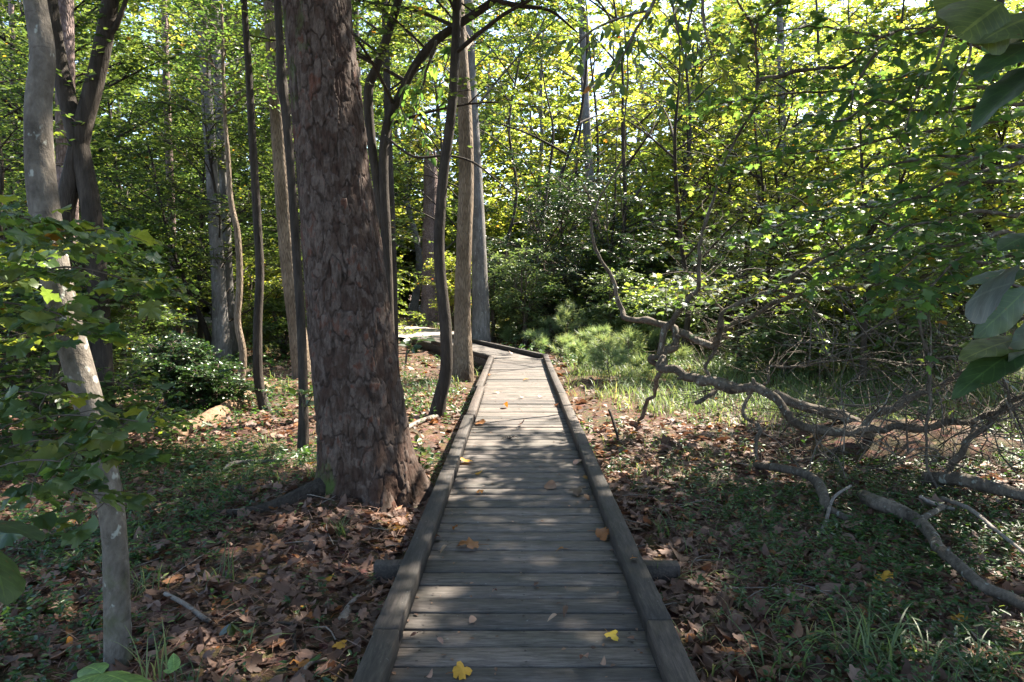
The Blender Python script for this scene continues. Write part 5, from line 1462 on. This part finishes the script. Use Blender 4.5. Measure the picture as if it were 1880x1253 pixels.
# single large leaves close to the camera
def leafy_shoot(name, label, stem_pl, stem_d, leaves, base=None, cat='plant', mat='leaf_big'):
    st = MB(); p = px_path(stem_pl, stem_d)
    tube(st, p, np.linspace(.0045, .0025, len(p)), 7, .03, .05)
    rt_ = thing(name, label, cat, p[0])
    st.build('stem', M['twig'], rt_, True, p[0])
    for (bx, by, tx, ty, d0, d1, w, tw, fold, curl, rn) in leaves:
        a, b = P(bx, by, d0), P(tx, ty, d1)
        L = np.linalg.norm(b - a); x = (b - a) / L
        n0 = nrmz(UP - x * np.dot(UP, x)); s0 = np.cross(n0, x)
        nr = n0 * math.cos(tw) + s0 * math.sin(tw)
        lf = MB(); place(lf, big_leaf_tpl(w, 12, fold, curl, .9), [a], x, nr, L, rn)
        lf.r[-1] = np.repeat(np.linspace(0, 1, 13), 5).astype(np.float32); lf.x[-1] = np.tile([-1, -.5, 0, .5, 1], 13).astype(np.float32)
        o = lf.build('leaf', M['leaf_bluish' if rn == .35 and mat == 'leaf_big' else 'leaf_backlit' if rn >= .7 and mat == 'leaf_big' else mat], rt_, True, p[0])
        if rn == .35 and mat == 'leaf_big': o['label'] = 'leaf showing its bluish grey underside'
    return rt_
leafy_shoot('bay_shoot', 'cluster of large dark oval leaves hanging at the right edge', [(1980, 520), (1930, 540), (1880, 530), (1850, 520)], [1.25, 1.2, 1.15, 1.12], [
    (1862, 520, 1748, 545, 1.12, 1.06, .34, -1.05, .08, .15, .35), (1885, 530, 1800, 618, 1.14, 1.10, .22, 1.2, .1, .1, .0), (1890, 500, 1775, 500, 1.2, 1.22, .24, .5, .1, .25, .1), (1910, 580, 1868, 690, 1.15, 1.12, .25, 1.4, .1, .15, .05),
    (1890, 620, 1770, 632, 1.2, 1.1, .16, .25, .15, .15, .75), (1900, 625, 1760, 690, 1.18, 1.08, .13, .35, .2, .2, .6), (1900, 430, 1842, 440, 1.2, 1.15, .25, .4, .1, .2, .2), (1895, 560, 1838, 600, 1.25, 1.22, .2, -.9, .1, .15, .2)])
leafy_shoot('bay_shoot', 'large backlit green leaves drooping in from the upper right corner', [(1990, 60), (1930, 80), (1885, 90), (1870, 120)], [1.3, 1.2, 1.15, 1.12], [
    (1840, 5, 1770, 55, 1.12, 1.06, .45, .9, .05, .1, .95), (1800, -30, 1735, 35, 1.2, 1.15, .32, .9, .1, .1, .7), (1920, 25, 1812, 42, 1.15, 1.05, .24, .5, .12, .15, .72), (1930, 70, 1795, 108, 1.14, 1.04, .17, .25, .25, .15, .15),
    (1940, 110, 1780, 178, 1.14, 1.02, .12, .1, .4, .2, .1), (1900, 62, 1812, 70, 1.25, 1.2, .24, -.6, .1, .2, .05), (1935, 68, 1860, 66, 1.12, 1.08, .12, -.2, .3, .1, .5)])
leafy_shoot('bay_shoot', 'two large dark bluish leaves poking in low at the left edge', [(-120, 1010), (-70, 995), (-35, 985)], [1.5, 1.45, 1.4], [
    (-40, 955, 84, 967, 1.4, 1.3, .18, .25, .2, .12, .3), (-45, 985, 40, 1070, 1.4, 1.28, .32, .55, .12, .2, .15)])
leafy_shoot('broadleaf_plant', 'bright pale green broad leaf in front of the pale trunk foot', [(195, 1320), (192, 1275), (188, 1245)], [2.2, 2.15, 2.1], [
    (188, 1238, 150, 1205, 2.1, 2.18, .3, .1, .15, .3, .9), (188, 1238, 275, 1246, 2.1, 2.0, .36, .2, .15, .25, .95), (188, 1238, 112, 1250, 2.1, 2.0, .3, .0, .15, .3, .9), (188, 1238, 222, 1216, 2.1, 2.25, .34, .0, .15, .25, .85)], mat='bright')
leafy_shoot('seedling', 'small seedling with a spotted yellow upright leaf right of the pale trunk foot', [(322, 1262), (322, 1240), (320, 1232)], [2.75, 2.75, 2.75], [
    (320, 1234, 318, 1198, 2.75, 2.8, .3, .1, .1, .1, .98), (320, 1232, 342, 1214, 2.75, 2.78, .28, .5, .1, .15, .7), (320, 1233, 300, 1228, 2.75, 2.75, .3, .2, .1, .2, .6)], mat='bright')
leafy_shoot('seedling', 'three leaved seedling above the short straight stick', [(408, 1180), (420, 1160), (424, 1146)], [3.3, 3.3, 3.3], [
    (424, 1146, 427, 1168, 3.3, 3.25, .3, .2, .1, .2, .75), (424, 1145, 455, 1160, 3.3, 3.28, .24, .5, .1, .2, .6), (424, 1146, 400, 1165, 3.3, 3.25, .3, .1, .1, .2, .35), (424, 1145, 440, 1136, 3.3, 3.4, .3, .1, .1, .2, .5)], mat='leaf_big')
# evergreen sprigs on both sides of the pine
bough('evergreen_sprig', 'dark glossy sprig growing against the left side of the pine foot', [([(560, 775), (556, 740), (548, 715)], 6.6, [4, 3, 2]), ([(558, 755), (575, 725), (582, 712)], 6.6, [3, 2, 2])], 'leaf_holly', T_ROUND, .085, 10, .1, .22, 5, .2, .5, bark='twig', cat='sapling')
bough('evergreen_sprig', 'dark glossy sprig above the grass right of the pine', [([(745, 668), (748, 640), (755, 625)], 8.3, [4, 3, 2]), ([(747, 650), (765, 632), (775, 628)], 8.3, [3, 2, 2])], 'leaf_dark', T_OVAL, .12, 9, .12, .25, 5, .2, .5, bark='twig', cat='sapling')
bough('seedling', 'small broadleaf seedling beside the left kerb below the mossy footed trunk', [([(770, 850), (772, 828), (768, 815)], 6.8, [4, 3, 2])], 'leaf_under', T_ROUND, .09, 16, .08, .18, 4, .2, .4, bark='twig', cat='seedling', rb=.25)
# grass clumps worth pointing at
def grass_clump(label, px, py, n, h, w, lean=.7, rn=.35, spread=.05):
    q = G(px, py); mb = MB()
    x = q[0] + rng.normal(0, spread, n); y = q[1] + rng.normal(0, spread, n)
    blades(mb, x, y, gh(x, y) - .01, h * rng.uniform(.5, 1.15, n), w * rng.uniform(.7, 1.2, n), lean, 7, np.clip(rng.normal(rn, .12, n), 0, 1))
    o = mb.build('grass_clump', M['grass'], None, True, q); o.location = tuple(float(c) for c in q)
    tag(o, label, 'grass clump', 'arching grass clumps')
grass_clump('largest arching grass clump with long pale blades at the bottom right', 1610, 1215, 60, .30, .009, 1.0, .5, .09)
grass_clump('bright yellow green short grass blades left of the largest clump', 1490, 1185, 7, .16, .010, .5, .8, .02)
grass_clump('arching grass clump left of the largest one behind the right kerb corner', 1440, 1235, 26, .26, .007, 1.2, .3, .07)
grass_clump('small grass tuft beside the right kerb near the sleeper end', 1215, 985, 24, .22, .007, .9, .3, .05)
grass_clump('thin grass tuft right of the pale leaning trunk at knee height', 262, 1090, 26, .22, .006, .8, .4, .05)
grass_clump('upright grass blades at the foot of the pale leaning trunk', 285, 1262, 12, .30, .007, .5, .6, .04)
grass_clump('grass tuft in front of the pine roots', 625, 985, 26, .22, .006, .9, .2, .025)
grass_clump('lone arching grass tuft on the leaf litter left of the kerb', 405, 1065, 18, .26, .006, .9, .25, .06)
grass_clump('grass tuft at the bottom right corner of the view', 1790, 1240, 40, .24, .007, 1.0, .4, .08)
grass_clump('sunny grass tuft left of the slim dark burled stem', 525, 720, 16, .3, .012, .6, .55, .08)
# a few bright leaves on the ground
for px, py, w, rd, lab in ((1622, 1058, 32, .95, 'glowing yellow leaf caught by a sun fleck in the green cover at the right'), (1760, 1134, 26, .8, 'golden leaf lying in the grass at the lower right'), (1340, 1195, 30, .3, 'orange brown leaf right of the kerb at the bottom'),
                           (622, 1182, 26, .95, 'yellow leaf beside the left kerb at the bottom'), (550, 1216, 34, .2, 'broad ridged orange brown leaf at the bottom left of the kerb'), (742, 946, 16, .6, 'golden leaf in the heap at the right foot of the pine'), (728, 968, 26, .3, 'large amber leaf under the pine by the kerb'), (1040 + 80, 800, 12, .7, 'small yellow leaf in the litter right of the kerb'), (1300, 888, 12, .9, 'small yellow leaf in the green cover right of the boardwalk')):
    q = G(px, py, .03); s = w * q[1] / FOC * 1.1; mb = MB(); a = rng.uniform(0, 6.28); dr = np.array([math.cos(a), math.sin(a), .05])
    place(mb, wavy_fan(int(px)), [-dr * s * .45], dr, UP + np.array([0, -.35, 0]) + rng.normal(0, .15, 3), s, rd)
    o = mb.build('fallen_leaf', M['gold']); o.location = tuple(float(c) for c in q); tag(o, lab, 'leaf', 'bright leaves on the forest floor')

# ------------------------------------------------------------ light
sl = bpy.data.lights.new('sun', 'SUN'); sl.energy = 5.0; sl.angle = math.radians(.55); sl.color = (1, .91, .76)
so = bpy.data.objects.new('sun', sl); COL.objects.link(so)
so.rotation_mode = 'QUATERNION'; so.rotation_quaternion = Vector(SUN).to_track_quat('Z', 'Y')
w = bpy.data.worlds.new('World'); sc.world = w; w.use_nodes = True
nt = w.node_tree; nt.nodes.clear()
sky = nt.nodes.new('ShaderNodeTexSky'); sky.sky_type = 'NISHITA'; sky.sun_disc = False
sky.sun_elevation = SUN_EL; sky.sun_rotation = SUN_AZ
bg = nt.nodes.new('ShaderNodeBackground'); bg.inputs[1].default_value = .10
ow = nt.nodes.new('ShaderNodeOutputWorld')
nt.links.new(sky.outputs[0], bg.inputs[0]); nt.links.new(bg.outputs[0], ow.inputs[0])
sc.view_settings.view_transform = 'Standard'; sc.view_settings.look = 'None'
sc.view_settings.exposure = 2.65; sc.view_settings.gamma = 1
cy = sc.cycles
cy.max_bounces = 7; cy.diffuse_bounces = 5; cy.glossy_bounces = 2; cy.transmission_bounces = 5; cy.transparent_max_bounces = 4
cy.caustics_reflective = False; cy.caustics_refractive = False
cy.sample_clamp_indirect = 4; cy.sample_clamp_direct = 1.6
cy.use_denoising = True
